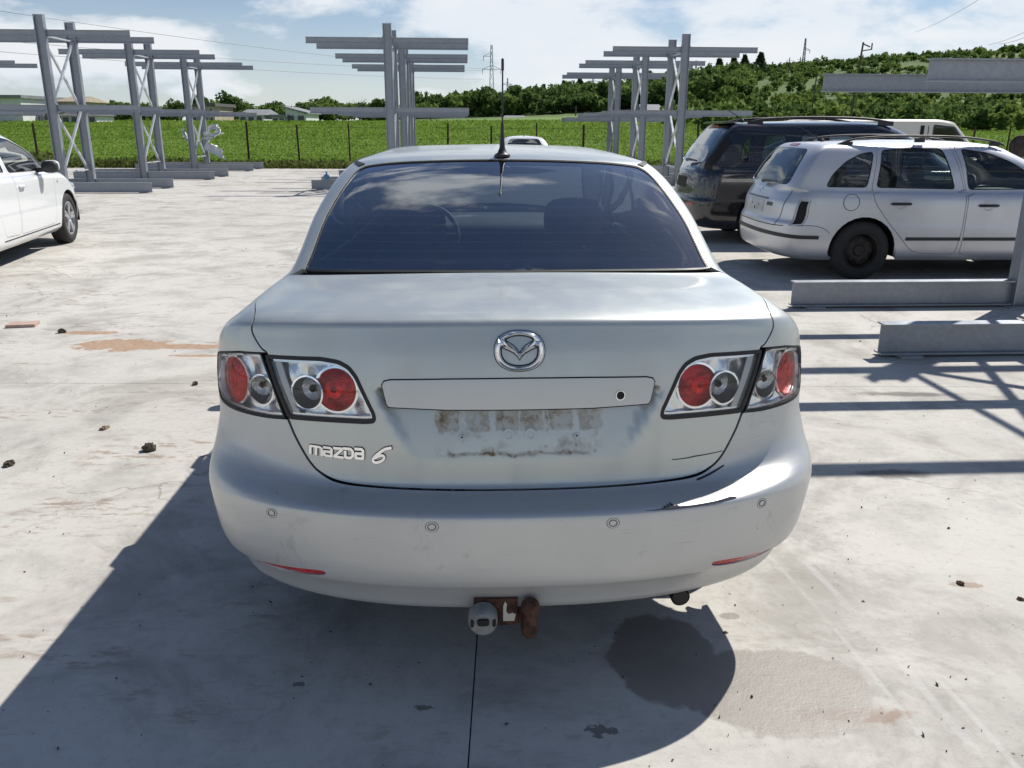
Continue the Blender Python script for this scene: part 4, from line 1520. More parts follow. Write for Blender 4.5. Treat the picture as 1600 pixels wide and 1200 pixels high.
# ================================================================ the setting
def concrete():
    t = NT('concrete')
    geo = t.node('ShaderNodeNewGeometry').outputs['Position']
    n1 = t.noise(.35, 6, .6, geo)
    n2 = t.noise(2.4, 8, .66, geo)
    n3 = t.noise(26, 5, .7, geo)
    n4 = t.noise(120, 3, .6, geo)
    base = t.mix(t.ramp(n1, .3, .7), c4(.485, .462, .415), c4(.575, .552, .505))
    base = t.mix(t.math('MULTIPLY', t.ramp(n2, .46, .70), .60), base, c4(.345, .328, .30))
    base = t.mix(t.math('MULTIPLY', t.ramp(n3, .52, .72), .42), base, c4(.29, .272, .245))
    base = t.mix(t.math('MULTIPLY', t.ramp(n3, .44, .30), .30), base, c4(.62, .605, .58))
    # dry mud smears, drawn out sideways
    str_ = t.noise(1.0, 7, .68, t.mapping(geo, (.9, 2.6, 1)), .3)
    fl = t.noise(9.0, 6, .7, t.mapping(geo, (.8, 2.2, 1)))
    mud = t.math('MULTIPLY', t.ramp(str_, .48, .62), t.ramp(fl, .50, .60))
    sep = t.node('ShaderNodeSeparateXYZ', {0: geo})
    X, Y = sep.outputs[0], sep.outputs[1]
    leftish = t.ramp(t.math('ADD', X, t.math('MULTIPLY', n2, 2)), 2.2, -1.0, .30, 1)
    base = t.mix(t.math('MULTIPLY', t.math('MULTIPLY', mud, leftish), .8), base, c4(.27, .205, .15))
    # trodden grime: cloudy darker areas with scuffed edges
    gr = t.noise(1.3, 9, .72, geo, .6)
    base = t.mix(t.math('MULTIPLY', t.ramp(gr, .47, .64), .50), base, c4(.235, .215, .185))
    sc_ = t.noise(1.0, 6, .75, t.mapping(geo, (3.2, 30, 1), (0, 0, 0), (0, 0, .5)))
    base = t.mix(t.math('MULTIPLY', t.ramp(sc_, .60, .70), .35), base, c4(.22, .205, .185))
    # hairline cracks
    ck = t.node('ShaderNodeTexVoronoi', {'Vector': t.math_vec(geo, t.noise(2.2, 5, .6, geo, 0, 'Color'), .55), 'Scale': .42}, feature='DISTANCE_TO_EDGE').outputs['Distance']
    base = t.mix(t.math('MULTIPLY', t.math('MULTIPLY', t.ramp(ck, .0035, .0012), t.ramp(n1, .50, .56)), .55), base, c4(.16, .145, .125))
    # dark flecks
    sp = t.node('ShaderNodeTexVoronoi', {'Vector': geo, 'Scale': 9.0, 'Randomness': 1.0}).outputs['Distance']
    spn = t.noise(6, 2, .5, geo)
    base = t.mix(t.math('MULTIPLY', t.math('MULTIPLY', t.ramp(sp, .060, .03), t.ramp(spn, .46, .52)), .85), base, c4(.10, .085, .07))
    sp2 = t.node('ShaderNodeTexVoronoi', {'Vector': t.mapping(geo, (1, 1.6, 1), (3, 7, 0), (0, 0, .7)), 'Scale': 21.0, 'Randomness': 1.0}).outputs['Distance']
    base = t.mix(t.math('MULTIPLY', t.math('MULTIPLY', t.ramp(sp2, .11, .05), t.ramp(n2, .52, .60)), .7), base, c4(.13, .11, .09))

    def blob(cx, cy, rx, ry, wob, ns, soft=.12, sq=1.0):
        a = t.math('DIVIDE', t.math('SUBTRACT', X, cx), rx)
        b = t.math('DIVIDE', t.math('SUBTRACT', Y, cy), ry)
        r = t.math('SQRT', t.math('ADD', t.math('MULTIPLY', a, a), t.math('MULTIPLY', b, b)))
        w = t.math('MULTIPLY', t.math('SUBTRACT', t.noise(ns, 4, .6, geo), .5), wob)
        return t.ramp(t.math('ADD', r, w), 1.0 + soft / 2, 1.0 - soft / 2)
    # brown dirt spilled on the left
    dirt = t.math('MAXIMUM', t.math('MAXIMUM', blob(-2.80, 5.84, .34, .16, 2.0, 6), blob(-2.33, 5.80, .42, .07, 1.6, 7)), t.math('MAXIMUM', blob(-3.20, 6.20, .20, .06, 1.6, 8), blob(-2.15, 5.55, .20, .03, 1.5, 9)))
    base = t.mix(t.math('MULTIPLY', dirt, t.ramp(n3, .3, .6, .55, .95)), base, c4(.36, .225, .13))
    rust = t.math('MAXIMUM', blob(1.58, 2.575, .055, .022, 2.4, 30), blob(.93, 1.90, .13, .03, 2.8, 26, .7))
    base = t.mix(t.math('MULTIPLY', t.math('MULTIPLY', rust, n2), .95), base, c4(.24, .12, .06))
    # a patch still damp behind the car
    wet = t.math('MAXIMUM', blob(.76, 2.00, .27, .19, 1.1, 5.5), t.math('MAXIMUM', blob(.46, 2.16, .16, .22, .9, 5), t.math('MAXIMUM', blob(.71, 2.375, .035, .02, 1.2, 18), blob(.74, 1.66, .04, .05, 1.0, 14))))
    oil = t.math('MAXIMUM', blob(.235, 1.835, .034, .020, 3.6, 38), t.math('MAXIMUM', blob(-.60, 2.02, .02, .010, 3.6, 60), blob(-.24, 1.92, .022, .010, 3.6, 60)))
    oil = t.math('MAXIMUM', oil, t.math('MAXIMUM', blob(1.75, 3.55, .16, .05, 1.8, 9, .8), blob(2.35, 4.75, .28, .04, 1.8, 8, .9)))
    base = t.mix(t.math('MULTIPLY', wet, .78), base, c4(.225, .20, .17))
    base = t.mix(t.math('MULTIPLY', oil, .7), base, c4(.08, .07, .06))

    # pale curved trowel and tyre marks on the right
    def track(cx, cy, r, w, x0, x1):
        a, b = t.math('SUBTRACT', X, cx), t.math('SUBTRACT', Y, cy)
        d = t.math('ABSOLUTE', t.math('SUBTRACT', t.math('SQRT', t.math('ADD', t.math('MULTIPLY', a, a), t.math('MULTIPLY', b, b))), r))
        m_ = t.ramp(d, w, w * .3)
        return t.math('MULTIPLY', m_, t.math('MULTIPLY', t.ramp(Y, x0, x0 + .15), t.ramp(Y, x1, x1 - .2)))
    tr = t.math('MAXIMUM', track(-8, 1.2, 9.09, .012, 1.7, 2.9), t.math('MAXIMUM', track(-8, 1.2, 9.27, .014, 1.3, 2.2), track(-8, 1.2, 9.20, .02, 1.6, 3.4)))
    base = t.mix(t.math('MULTIPLY', t.math('MULTIPLY', tr, t.ramp(n2, .42, .62)), .30), base, c4(.66, .65, .64))
    rough = t.math('SUBTRACT', t.ramp(n2, .3, .7, .78, .92), t.math('MULTIPLY', wet, .38))
    h = t.math('ADD', t.math('MULTIPLY', n2, .5), t.math('ADD', t.math('MULTIPLY', n3, .3), t.math('MULTIPLY', n4, .12)))
    t.principled(Base_Color=base, Roughness=rough, Normal=t.bump(h, .28, .02))
    return t.m


def joint_mat():
    return simple('joint_filler', (.10, .095, .09), .9, 0, .3)


M['concrete'] = concrete()
YARD_Y1 = 31.6
base = MB()
base.add([(-80, -60, -.016), (80, -60, -.016), (80, YARD_Y1, -.016), (-80, YARD_Y1, -.016)], [(0, 1, 2, 3)])
yard = tag(base.build('concrete_yard', joint_mat()), kind='structure')
xs = [-80, -42.1, -36.1, -30.1, -24.1, -18.1, -12.1, -6.1, -.105, 5.9, 11.9, 17.9, 23.9, 29.9, 35.9, 80]
ys = [-60, -7.1, -1.1, 4.9, 10.9, 16.9, 22.9, 28.9, YARD_Y1]
for i in range(len(xs) - 1):
    for j in range(len(ys) - 1):
        a, b, c, d = xs[i] + .002, xs[i + 1] - .002, ys[j] + .002, ys[j + 1] - (.002 if j < len(ys) - 2 else 0)
        m = MB()
        m.add([(a, c, 0), (b, c, 0), (b, d, 0), (a, d, 0), (a, c, -.015), (b, c, -.015), (b, d, -.015), (a, d, -.015)], [(0, 1, 2, 3), (4, 5, 1, 0), (5, 6, 2, 1), (6, 7, 3, 2), (7, 4, 0, 3)])
        m.build('slab', M['concrete'], yard)


# ---- land: field rising gently behind the yard, hill on the right
def sstep(a, b, x):
    t = np.clip((x - a) / (b - a), 0, 1)
    return t * t * (3 - 2 * t)


RIDGE_U = np.array([-2500, 300, 520, 640, 760, 860, 960, 1080, 1190, 1300, 1400, 1500, 1600, 1900, 2600, 6000], float)
RIDGE_V = np.array([192, 192, 190, 184, 174, 166, 152, 136, 122, 110, 101, 93, 84, 66, 60, 90], float)


def land_z(X, Y):
    X, Y = np.asarray(X, float), np.asarray(Y, float)
    z = -.12 + 2.2 * sstep(34, 150, Y)
    Yc = np.maximum(Y, 20.0)
    u = 800 + 1370 * X / Yc
    el = (197 + .004 * (np.clip(u, 0, 1600) - 800) - np.interp(u, RIDGE_U, RIDGE_V)) / 1434.0
    rid = CAM_H + el * 290 - 2.1
    rid = np.maximum(rid, 0)
    f = sstep(100, 290, Y)
    z = z + np.where(Y > 60, rid * f, 0)
    wob = 1.1 * np.sin(X * .045 + 1) * np.sin(Y * .038) * f * np.clip(rid / 15, 0, 1)
    return z + wob


def land_mesh(name, rows, cols_u, mat):
    V, F = [], []
    for y in rows:
        X = cols_u * max(y, 20.0)
        Z = land_z(X, np.full_like(X, y))
        V += list(zip(X, np.full_like(X, y), Z))
    n = len(cols_u)
    for j in range(len(rows) - 1):
        for i in range(n - 1):
            F.append((j * n + i, j * n + i + 1, (j + 1) * n + i + 1, (j + 1) * n + i))
    return tag(mesh_obj(name, V, F, mat, None, True), kind='structure')


def field_mat():
    t = NT('crop_field')
    geo = t.node('ShaderNodeNewGeometry').outputs['Position']
    n = t.noise(.12, 5, .6, geo)
    n2 = t.noise(1.7, 6, .7, geo)
    rows = t.noise(1.0, 4, .6, t.mapping(geo, (.25, 1.1, 1)))
    c = t.mix(t.ramp(n, .3, .7), c4(.120, .215, .030), c4(.160, .255, .040))
    c = t.mix(t.math('MULTIPLY', t.ramp(n2, .45, .7), .6), c, c4(.070, .135, .022))
    c = t.mix(t.math('MULTIPLY', t.ramp(rows, .5, .75), .4), c, c4(.13, .21, .04))
    t.principled(Base_Color=c, Roughness=.9, Normal=t.bump(n2, .8, .2))
    return t.m


def hill_mat():
    t = NT('hill_grass')
    geo = t.node('ShaderNodeNewGeometry').outputs['Position']
    n = t.noise(.05, 6, .6, geo)
    n2 = t.noise(.6, 6, .7, geo)
    c = t.mix(t.ramp(n, .35, .65), c4(.070, .125, .028), c4(.120, .165, .044))
    c = t.mix(t.math('MULTIPLY', t.ramp(n2, .5, .7), .6), c, c4(.040, .065, .020))
    t.principled(Base_Color=c, Roughness=.95, Normal=t.bump(n2, .9, .4))
    return t.m


land_mesh('field', np.concatenate([np.linspace(YARD_Y1 - .2, 60, 24), np.linspace(62, 150, 40)]), np.linspace(-4.5, 4.5, 181), field_mat())
land_mesh('hill', np.concatenate([np.linspace(149.9, 330, 70), np.linspace(340, 520, 10)]), np.linspace(-4.5, 4.5, 361), hill_mat())
g = MB()
g.add([(-6000, -6000, -.6), (6000, -6000, -.6), (6000, 6000, -.6), (-6000, 6000, -.6)], [(0, 1, 2, 3)])
tag(g.build('ground', hill_mat()), kind='structure')


# ---- foliage
def leaf_quads(C, size, jitter=.5, flat=0.0):
    """one randomly turned quad per centre"""
    n = len(C)
    a = rng.normal(size=(n, 3))
    a[:, 2] *= (1 - flat)
    a /= np.linalg.norm(a, axis=1)[:, None]
    b = np.cross(a, rng.normal(size=(n, 3)))
    b /= np.maximum(np.linalg.norm(b, axis=1), 1e-6)[:, None]
    s = (size * (1 + jitter * (rng.random(n) * 2 - 1)))[:, None] if np.ndim(size) == 0 else (size * (1 + jitter * (rng.random(n) * 2 - 1)))[:, None]
    return np.stack([C - a * s, C - b * s * .55, C + a * s, C + b * s * .55], 1)


def crown_pts(n, blobs, rx, rz, seed):
    r_ = np.random.default_rng(seed)
    cs = []
    for k in range(blobs):
        d = r_.normal(size=3)
        d /= np.linalg.norm(d)
        q = r_.random() ** .5 * .72
        cs.append((d[0] * rx * q, d[1] * rx * q, d[2] * rz * q, (.30 + .25 * r_.random())))
    w = np.array([c[3] ** 2 for c in cs])
    idx = r_.choice(blobs, n, p=w / w.sum())
    d = r_.normal(size=(n, 3))
    d /= np.linalg.norm(d, axis=1)[:, None]
    rr = (.55 + .45 * r_.random(n) ** .6)[:, None]
    cs = np.array(cs)
    return cs[idx, :3] + d * rr * cs[idx, 3:4] * np.array([rx, rx, rz])


M['leaf_dark'] = leafy('leaf_dark', (.055, .098, .030), (.150, .220, .066))
M['leaf_mid'] = leafy('leaf_mid', (.088, .150, .036), (.215, .290, .080))
M['leaf_light'] = leafy('leaf_light', (.110, .165, .036), (.250, .310, .085))
M['pine'] = leafy('pine_needles', (.040, .070, .034), (.095, .140, .060))
M['crop'] = leafy('crop_leaf', (.130, .215, .030), (.255, .355, .075), scale=.06)
M['weed'] = leafy('weed_leaf', (.060, .090, .022), (.200, .220, .075), scale=.3)
M['bark'] = simple('bark', (.085, .065, .05), .9, 0, .3, 3, .5, 14)


def tree(label, x, y, h, rx, mat, seed, pine=False, n=520, leaf=.42, group='trees beyond the field', bare=False):
    z0 = float(land_z(np.array([x]), np.array([y]))[0])
    root = empty('pine_tree' if pine else 'broadleaf_tree', (x, y, z0 - .05))
    tag(root, label, 'tree', group)
    rz = h * .40
    m = MB()
    tw = max(.10, h * .022)
    m.tube([(0, 0, 0), (.04 * h * .2, 0, h * .3), (0, .02 * h * .3, h * .62), (0, 0, h * .85)], [tw, tw * .8, tw * .5, tw * .15], 7)
    r_ = random.Random(seed)
    for k in range(7 if not bare else 26):
        a = r_.random() * 6.28
        zb = h * (.25 + .45 * r_.random())
        q = rx * (.5 + .4 * r_.random())
        m.tube([(0, 0, zb), (math.cos(a) * q * .5, math.sin(a) * q * .5, zb + h * .10), (math.cos(a) * q, math.sin(a) * q, zb + h * (.18 + .12 * r_.random()))], [tw * .4, tw * .25, tw * .08], 5)
    m.build('trunk', M['bark'], root)
    if not bare:
        if pine:
            r2 = np.random.default_rng(seed)
            t = r2.random(n) ** .8
            ang = r2.random(n) * 6.283
            rad = rx * (1 - t * .85) * (.35 + .65 * r2.random(n))
            C = np.stack([np.cos(ang) * rad, np.sin(ang) * rad, h * (.22 + .78 * t)], 1)
        else:
            C = crown_pts(n, 13, rx, rz, seed) + np.array([0, 0, h - rz * .98])
        quads_obj('crown', leaf_quads(C, leaf), mat, root)
    return root


# trees one can tell apart along the far edge of the field: (photo x, top y, distance, half width)
T = [
    (357, 141, 150, 2.6, 'leaf_dark', 'tall dark tree standing highest between left and middle racks'),
    (318, 146, 140, 1.7, 'leaf_dark', 'narrow dark tree just left of the tallest field edge tree'),
    (384, 158, 158, 2.4, 'leaf_mid', 'low rounded tree right of the tallest field edge tree'),
    (274, 153, 150, 2.6, 'leaf_dark', 'wide dark tree seen between second and third left racks'),
    (190, 157, 150, 1.6, 'leaf_mid', 'small tree beside second left rack column above the field'),
    (222, 157, 155, 2.0, 'leaf_mid', 'small tree between the two columns of the second left rack'),
    (498, 150, 160, 2.8, 'leaf_dark', 'pair crowned dark tree above the white house left of middle rack'),
    (520, 152, 156, 2.4, 'leaf_mid', 'green tree close left of the middle rack'),
    (592, 148, 150, 2.3, 'leaf_dark', 'dark tree rising right behind the middle rack column'),
    (432, 160, 165, 2.8, 'leaf_dark', 'broad low tree left of the white slant roofed house'),
    (672, 161, 150, 2.6, 'leaf_mid', 'round tree just right of the middle rack lower arms'),
]
for i, (u, v, d, rx, mt, lb) in enumerate(T):
    p = at(u, v, d)
    z0 = float(land_z(np.array([p.x]), np.array([d]))[0])
    tree(lb, p.x, d, max(2.5, p.z - z0), rx, M[mt], 40 + i, n=620, leaf=.34)
p = at(560, 151, 152)
tree('bare grey tree without leaves left of the middle rack', p.x, 152, p.z - float(land_z(np.array([p.x]), np.array([152]))[0]), 2.2, M['leaf_mid'], 77, bare=True)
PT = [(1188, 98, 268, 2.6, 'lone dark pine highest on the ridge right of the right rack row'), (1163, 104, 272, 2.4, 'dark pine on the ridge left of the lone high pine'),
      (1146, 108, 270, 2.3, 'shorter dark pine second left of the lone high pine'), (1123, 113, 262, 2.6, 'dark pine just right of the right rack column'),
      (881, 134, 250, 2.2, 'pointed dark tree rising above the wood behind right rack arms'), (906, 137, 252, 2.6, 'blunt dark tree above the wood near third right rack'),
      (849, 141, 258, 1.7, 'thin pointed tree above the wood right of the aerial')]
for i, (u, v, d, rx, lb) in enumerate(PT):
    p = at(u, v, d)
    z0 = float(land_z(np.array([p.x]), np.array([d]))[0])
    tree(lb, p.x, d, max(6, p.z - z0), rx, M['pine'], 90 + i, pine=True, n=520, leaf=.5, group='dark conifers on the ridge')


# ---- woods, hillside scrub, crop and weeds: masses nobody could count
def mass(name, label, cat, C, size, mat, flat=0.0):
    o = quads_obj(name, leaf_quads(C, size, .5, flat), mat)
    tag(o, label, cat, kind='stuff')
    return o


def scatter_blobs(spots, per, seed):
    out = []
    r_ = np.random.default_rng(seed)
    for (x, y, rx, h) in spots:
        k = max(12, int(per * rx * h / 6))
        C = crown_pts(k, 7, rx, h * .5, int(r_.integers(1e9)))
        z0 = float(land_z(np.array([x]), np.array([y]))[0])
        C += np.array([x, y, z0 + h * .42])
        out.append(C)
    return np.concatenate(out)


sp = []
for k in range(150):                       # hedge of trees along the far edge of the field, left part
    y = 150 + 30 * random.random()
    u = -250 + 900 * random.random()
    h = 2.0 + 1.9 * random.random()
    sp.append(((u - 800) / 1370 * y, y, 1.8 + 1.4 * random.random(), h))
mass('field_edge_wood', 'green mass of trees along the far left edge of the field', 'wood', scatter_blobs(sp, 210, 5), .36, M['leaf_mid'])
sp = []
for k in range(330):                       # mixed wood at the foot of the hill
    y = 165 + 95 * random.random()
    u = 640 + 520 * random.random() ** .9
    h = 3.2 + 3.0 * random.random()
    sp.append(((u - 800) / 1370 * y, y, 2.4 + 1.8 * random.random(), h))
mass('hill_foot_wood', 'dense dark green wood at the foot of the hill', 'wood', scatter_blobs(sp[:200], 110, 6), .55, M['leaf_dark'])
mass('young_wood', 'lighter young trees mixed into the hill foot wood', 'wood', scatter_blobs(sp[200:], 110, 16), .52, M['leaf_mid'])
sp, sp2, sp3 = [], [], []
for k in range(2900):                      # scrub over the slope, thicker towards ridge and foot
    y = 92 + 205 * random.random() ** .85
    u = 1040 + 900 * random.random()
    f = (y - 92) / 205
    clump = math.sin(u * .021 + y * .05) * math.sin(y * .09 + u * .007)
    if random.random() > .22 + .60 * max(abs(f - .5) * 1.5, clump):
        continue
    h = 1.2 + 1.5 * random.random() + (1.0 if f > .9 or f < .12 else 0)
    (sp if random.random() < .42 else sp2 if random.random() < .62 else sp3).append(((u - 800) / 1370 * y, y, .8 + 1.0 * random.random(), h))
mass('hillside_scrub', 'dark green scrub covering the hillside', 'scrub', scatter_blobs(sp, 190, 7), .40, M['leaf_dark'])
mass('hillside_bushes', 'mid green bushes spread over the hillside', 'scrub', scatter_blobs(sp2, 190, 8), .38, M['leaf_mid'])
mass('hillside_saplings', 'yellowish green saplings on the hillside', 'scrub', scatter_blobs(sp3, 190, 9), .36, M['leaf_light'])
# crop leaves on the near field
n = 260000
yy = YARD_Y1 + 1.6 + 95 * rng.random(n) ** 1.8
xx = (rng.random(n) * 2 - 1) * (yy * .66 + 2)
C = np.stack([xx, yy, land_z(xx, yy) + .06 + .22 * rng.random(n)], 1)
mass('crop_leaves', 'green leafy crop standing in the field', 'crop', C, .036 + .0011 * (yy - 31), M['crop'], .2)
n = 26000
yy = YARD_Y1 - .1 + 2.2 * rng.random(n) ** 1.4
xx = (rng.random(n) * 2 - 1) * 24
hh = (.25 + .30 * (np.sin(xx * 1.3) * .5 + .5) * (np.sin(xx * .37 + 2) * .5 + .5) + .15 * rng.random(n))
C = np.stack([xx, yy, land_z(xx, yy) + hh * rng.random(n)], 1)
mass('verge_weeds', 'weeds and tall grass along the fence at the yard edge', 'weeds', C, .075, M['weed'], -.6)


# ================================================================ the things
build_sedan()

# ---- cantilever racks
def ibeam(w, h, tf, tw):
    return [(-w / 2, -h / 2), (w / 2, -h / 2), (w / 2, -h / 2 + tf), (tw / 2, -h / 2 + tf), (tw / 2, h / 2 - tf), (w / 2, h / 2 - tf), (w / 2, h / 2), (-w / 2, h / 2), (-w / 2, h / 2 - tf), (-tw / 2, h / 2 - tf), (-tw / 2, -h / 2 + tf), (-w / 2, -h / 2 + tf)]


RACK = {}


def make_rack(gap=1.5, left=1.9, right=1.9):
    root = empty('cantilever_rack')
    g = M['galv']
    colp = ibeam(.13, .20, .012, .009)
    armp = ibeam(.075, .14, .009, .007)
    basp = ibeam(.11, .215, .012, .009)
    for y in (0, gap):
        m = MB()
        m.prism(colp, (0, y, .012), (0, y, 3.80), up=(1, 0, 0))
        c = m.build('column', g, root)
        m = MB()
        m.box((0, y, .006), (.34, .26, .012))
        m.build('foot_plate', g, c)
        for sx, ln in ((-1, left), (1, right)):
            m = MB()
            m.prism(basp, (sx * .103, y, .125), (sx * (ln + .08), y, .125))
            b = m.build('base_beam', g, root)
            m = MB()
            m.box((sx * (ln - .12), y, .009), (.16, .19, .017))
            m.build('base_foot', g, b)
            for z in (1.86, 3.42):
                m = MB()
                m.prism(armp, (sx * .114, y, z), (sx * ln, y, z + .0))
                a = m.build('arm', g, root)
                m = MB()
                m.box((sx * .108, y, z), (.012, .12, .20))
                m.build('end_plate', g, a)
        for z in (3.62, 3.70, 3.56):
            pass
    for z in (.46, 1.92, 3.38):
        m = MB()
        m.bar((0, .068, z), (0, gap - .068, z), .05, .03)
        m.build('strut', M['galv_bright'], root)
    for z0, z1 in ((.50, 1.86), (1.98, 3.34)):
        for q in (0, 1):
            m = MB()
            dx = .026 if q else -.026
            a, b = (z0, z1) if q else (z1, z0)
            m.bar((dx, .068, a), (dx, gap - .068, b), .048, .048)
            m.build('brace', M['galv_bright'], root)
    return root


proto = None
racks = [
    # x, y, label
    (-10.33, 19.77, 'nearest galvanised rack of the left row, just behind the white hatchback'),
    (-10.58, 24.75, 'second galvanised rack of the left row, between its neighbours'),
    (-10.88, 29.55, 'farthest galvanised rack of the left row, with plastic film blown onto it'),
    (-2.96, 21.20, 'nearest galvanised rack of the middle row, left of the aerial'),
    (-3.22, 25.90, 'second galvanised rack of the middle row, mostly hidden by the nearest'),
    (-3.55, 30.3, 'farthest galvanised rack of the middle row'),
    (4.46, 23.30, 'nearest galvanised rack of the right row, beside the black minivan'),
    (4.15, 28.10, 'second galvanised rack of the right row, between its neighbours'),
    (3.85, 32.6, 'farthest galvanised rack of the right row'),
    (4.61, 5.74, 'large galvanised rack at the right edge, nearest to the camera'),
    (-18.1, 29.0, 'galvanised rack cut off by the left edge, only its arms showing'),
]
for i, (x, y, lb) in enumerate(racks):
    if i == 9:
        o = make_rack(1.62, 2.0, 1.9)
    elif proto is None:
        o = proto = make_rack()
    else:
        o = copy_tree(proto)
    o.location = (x, y, 0 if y < 31 else -.1)
    o.rotation_euler = (0, 0, R(3.2))
    tag(o, lb, 'rack', 'cantilever storage racks in the yard')

# plastic film caught on the farthest left rack
M['film'] = None
tn = NT('plastic_film')
d1 = tn.node('ShaderNodeBsdfDiffuse', {'Color': c4(.80, .84, .86)})
d2 = tn.node('ShaderNodeBsdfTransparent')
d3 = tn.node('ShaderNodeBsdfGlossy', {'Roughness': .2})
m1 = tn.node('ShaderNodeMixShader', {0: tn.ramp(tn.noise(2.2, 5, .7), .55, .85, .0, .25)})
tn.l.new(d1.outputs[0], m1.inputs[1])
tn.l.new(d2.outputs[0], m1.inputs[2])
m2 = tn.node('ShaderNodeMixShader', {0: .12})
tn.l.new(m1.outputs[0], m2.inputs[1])
tn.l.new(d3.outputs[0], m2.inputs[2])
tn.l.new(m2.outputs[0], tn.out.inputs[0])
film = MB()


def film_strip(pts, w, seed):
    r_ = random.Random(seed)
    pts = [Vector(p) for p in cr([tuple(p) for p in pts], 8)]
    V, F = [], []
    k = 7
    for i, p in enumerate(pts):
        for j in range(k):
            a = (j / (k - 1) - .5)
            V.append(p + Vector((a * w * (.55 + .45 * math.sin(i * .35 + seed)) + .05 * math.sin(i * .8 + j), .16 * math.sin(j * 1.9 + i * .6 + seed) * w, .30 * a * w * math.cos(i * .3) + r_.uniform(-.025, .025))))
    for i in range(len(pts) - 1):
        for j in range(k - 1):
            F.append((i * k + j, i * k + j + 1, (i + 1) * k + j + 1, (i + 1) * k + j))
    film.add(V, F)


fp = [at(u, v, 30.2) for u, v in ((327, 205), (338, 196), (342, 208), (330, 214), (326, 222), (338, 236), (352, 249))]
film_strip(fp, .46, 1)
fq = [at(u, v, 30.1) for u, v in ((285, 203), (292, 216), (306, 222), (322, 215), (330, 208))]
film_strip(fq, .36, 4)
fo = film.build('plastic_film', tn.m, None, True)
tag(fo, 'torn white plastic film hanging on the farthest left rack', 'plastic film')

# small blue bag left on a base beam of the middle row
p = at(511, 281, 21.3)
bag = MB()
bag.rbox((0, 0, .06), (.16, .12, .12), 2.6, 8)
bag.tube([(0, 0, .10), (.01, 0, .15), (.0, .01, .19)], [.045, .018, .026], 8)
bo = bag.build('blue_bag', simple('blue_plastic', (.12, .32, .55), .5, 0, .2), None, 50, (p.x, 21.25, .235))
tag(bo, 'small knotted blue plastic bag on a base beam of the middle rack', 'bag')

# ---- fence: rusty posts with two strands of wire
M['post'] = simple('rusty_post', (.055, .032, .022), .85, .1, .4, 12)
fence = empty('wire_fence', (0, 33.0, 0))
tag(fence, 'wire fence of rusty brown posts between yard and field', 'fence')
posts_u = [-560, -470, -380, -290, -200, -110, -30, 50, 216, 383, 463, 543, 697, 766, 838, 910, 1001, 1090, 1175, 1260, 1345, 1430, 1522, 1576, 1660, 1750, 1840]
px = [(u - 800) / 1370 * 33.0 for u in posts_u]
for i, x in enumerate(px):
    m = MB()
    h = 1.58 + .06 * math.sin(i * 2.3)
    m.bar((x, 0, -.2), (x + .03 * math.sin(i * 1.7), .02 * math.cos(i), h), .065, .05)
    m.build('post', M['post'], fence)
for z in (.45, 1.05, 1.45):
    m = MB()
    pts = []
    for i in range(len(px) - 1):
        pts += [(px[i], -.04, z), ((px[i] + px[i + 1]) / 2, -.04, z - .035)]
    pts.append((px[-1], -.04, z))
    m.tube(pts, .0045, 4)
    m.build('wire', M['post'], fence)


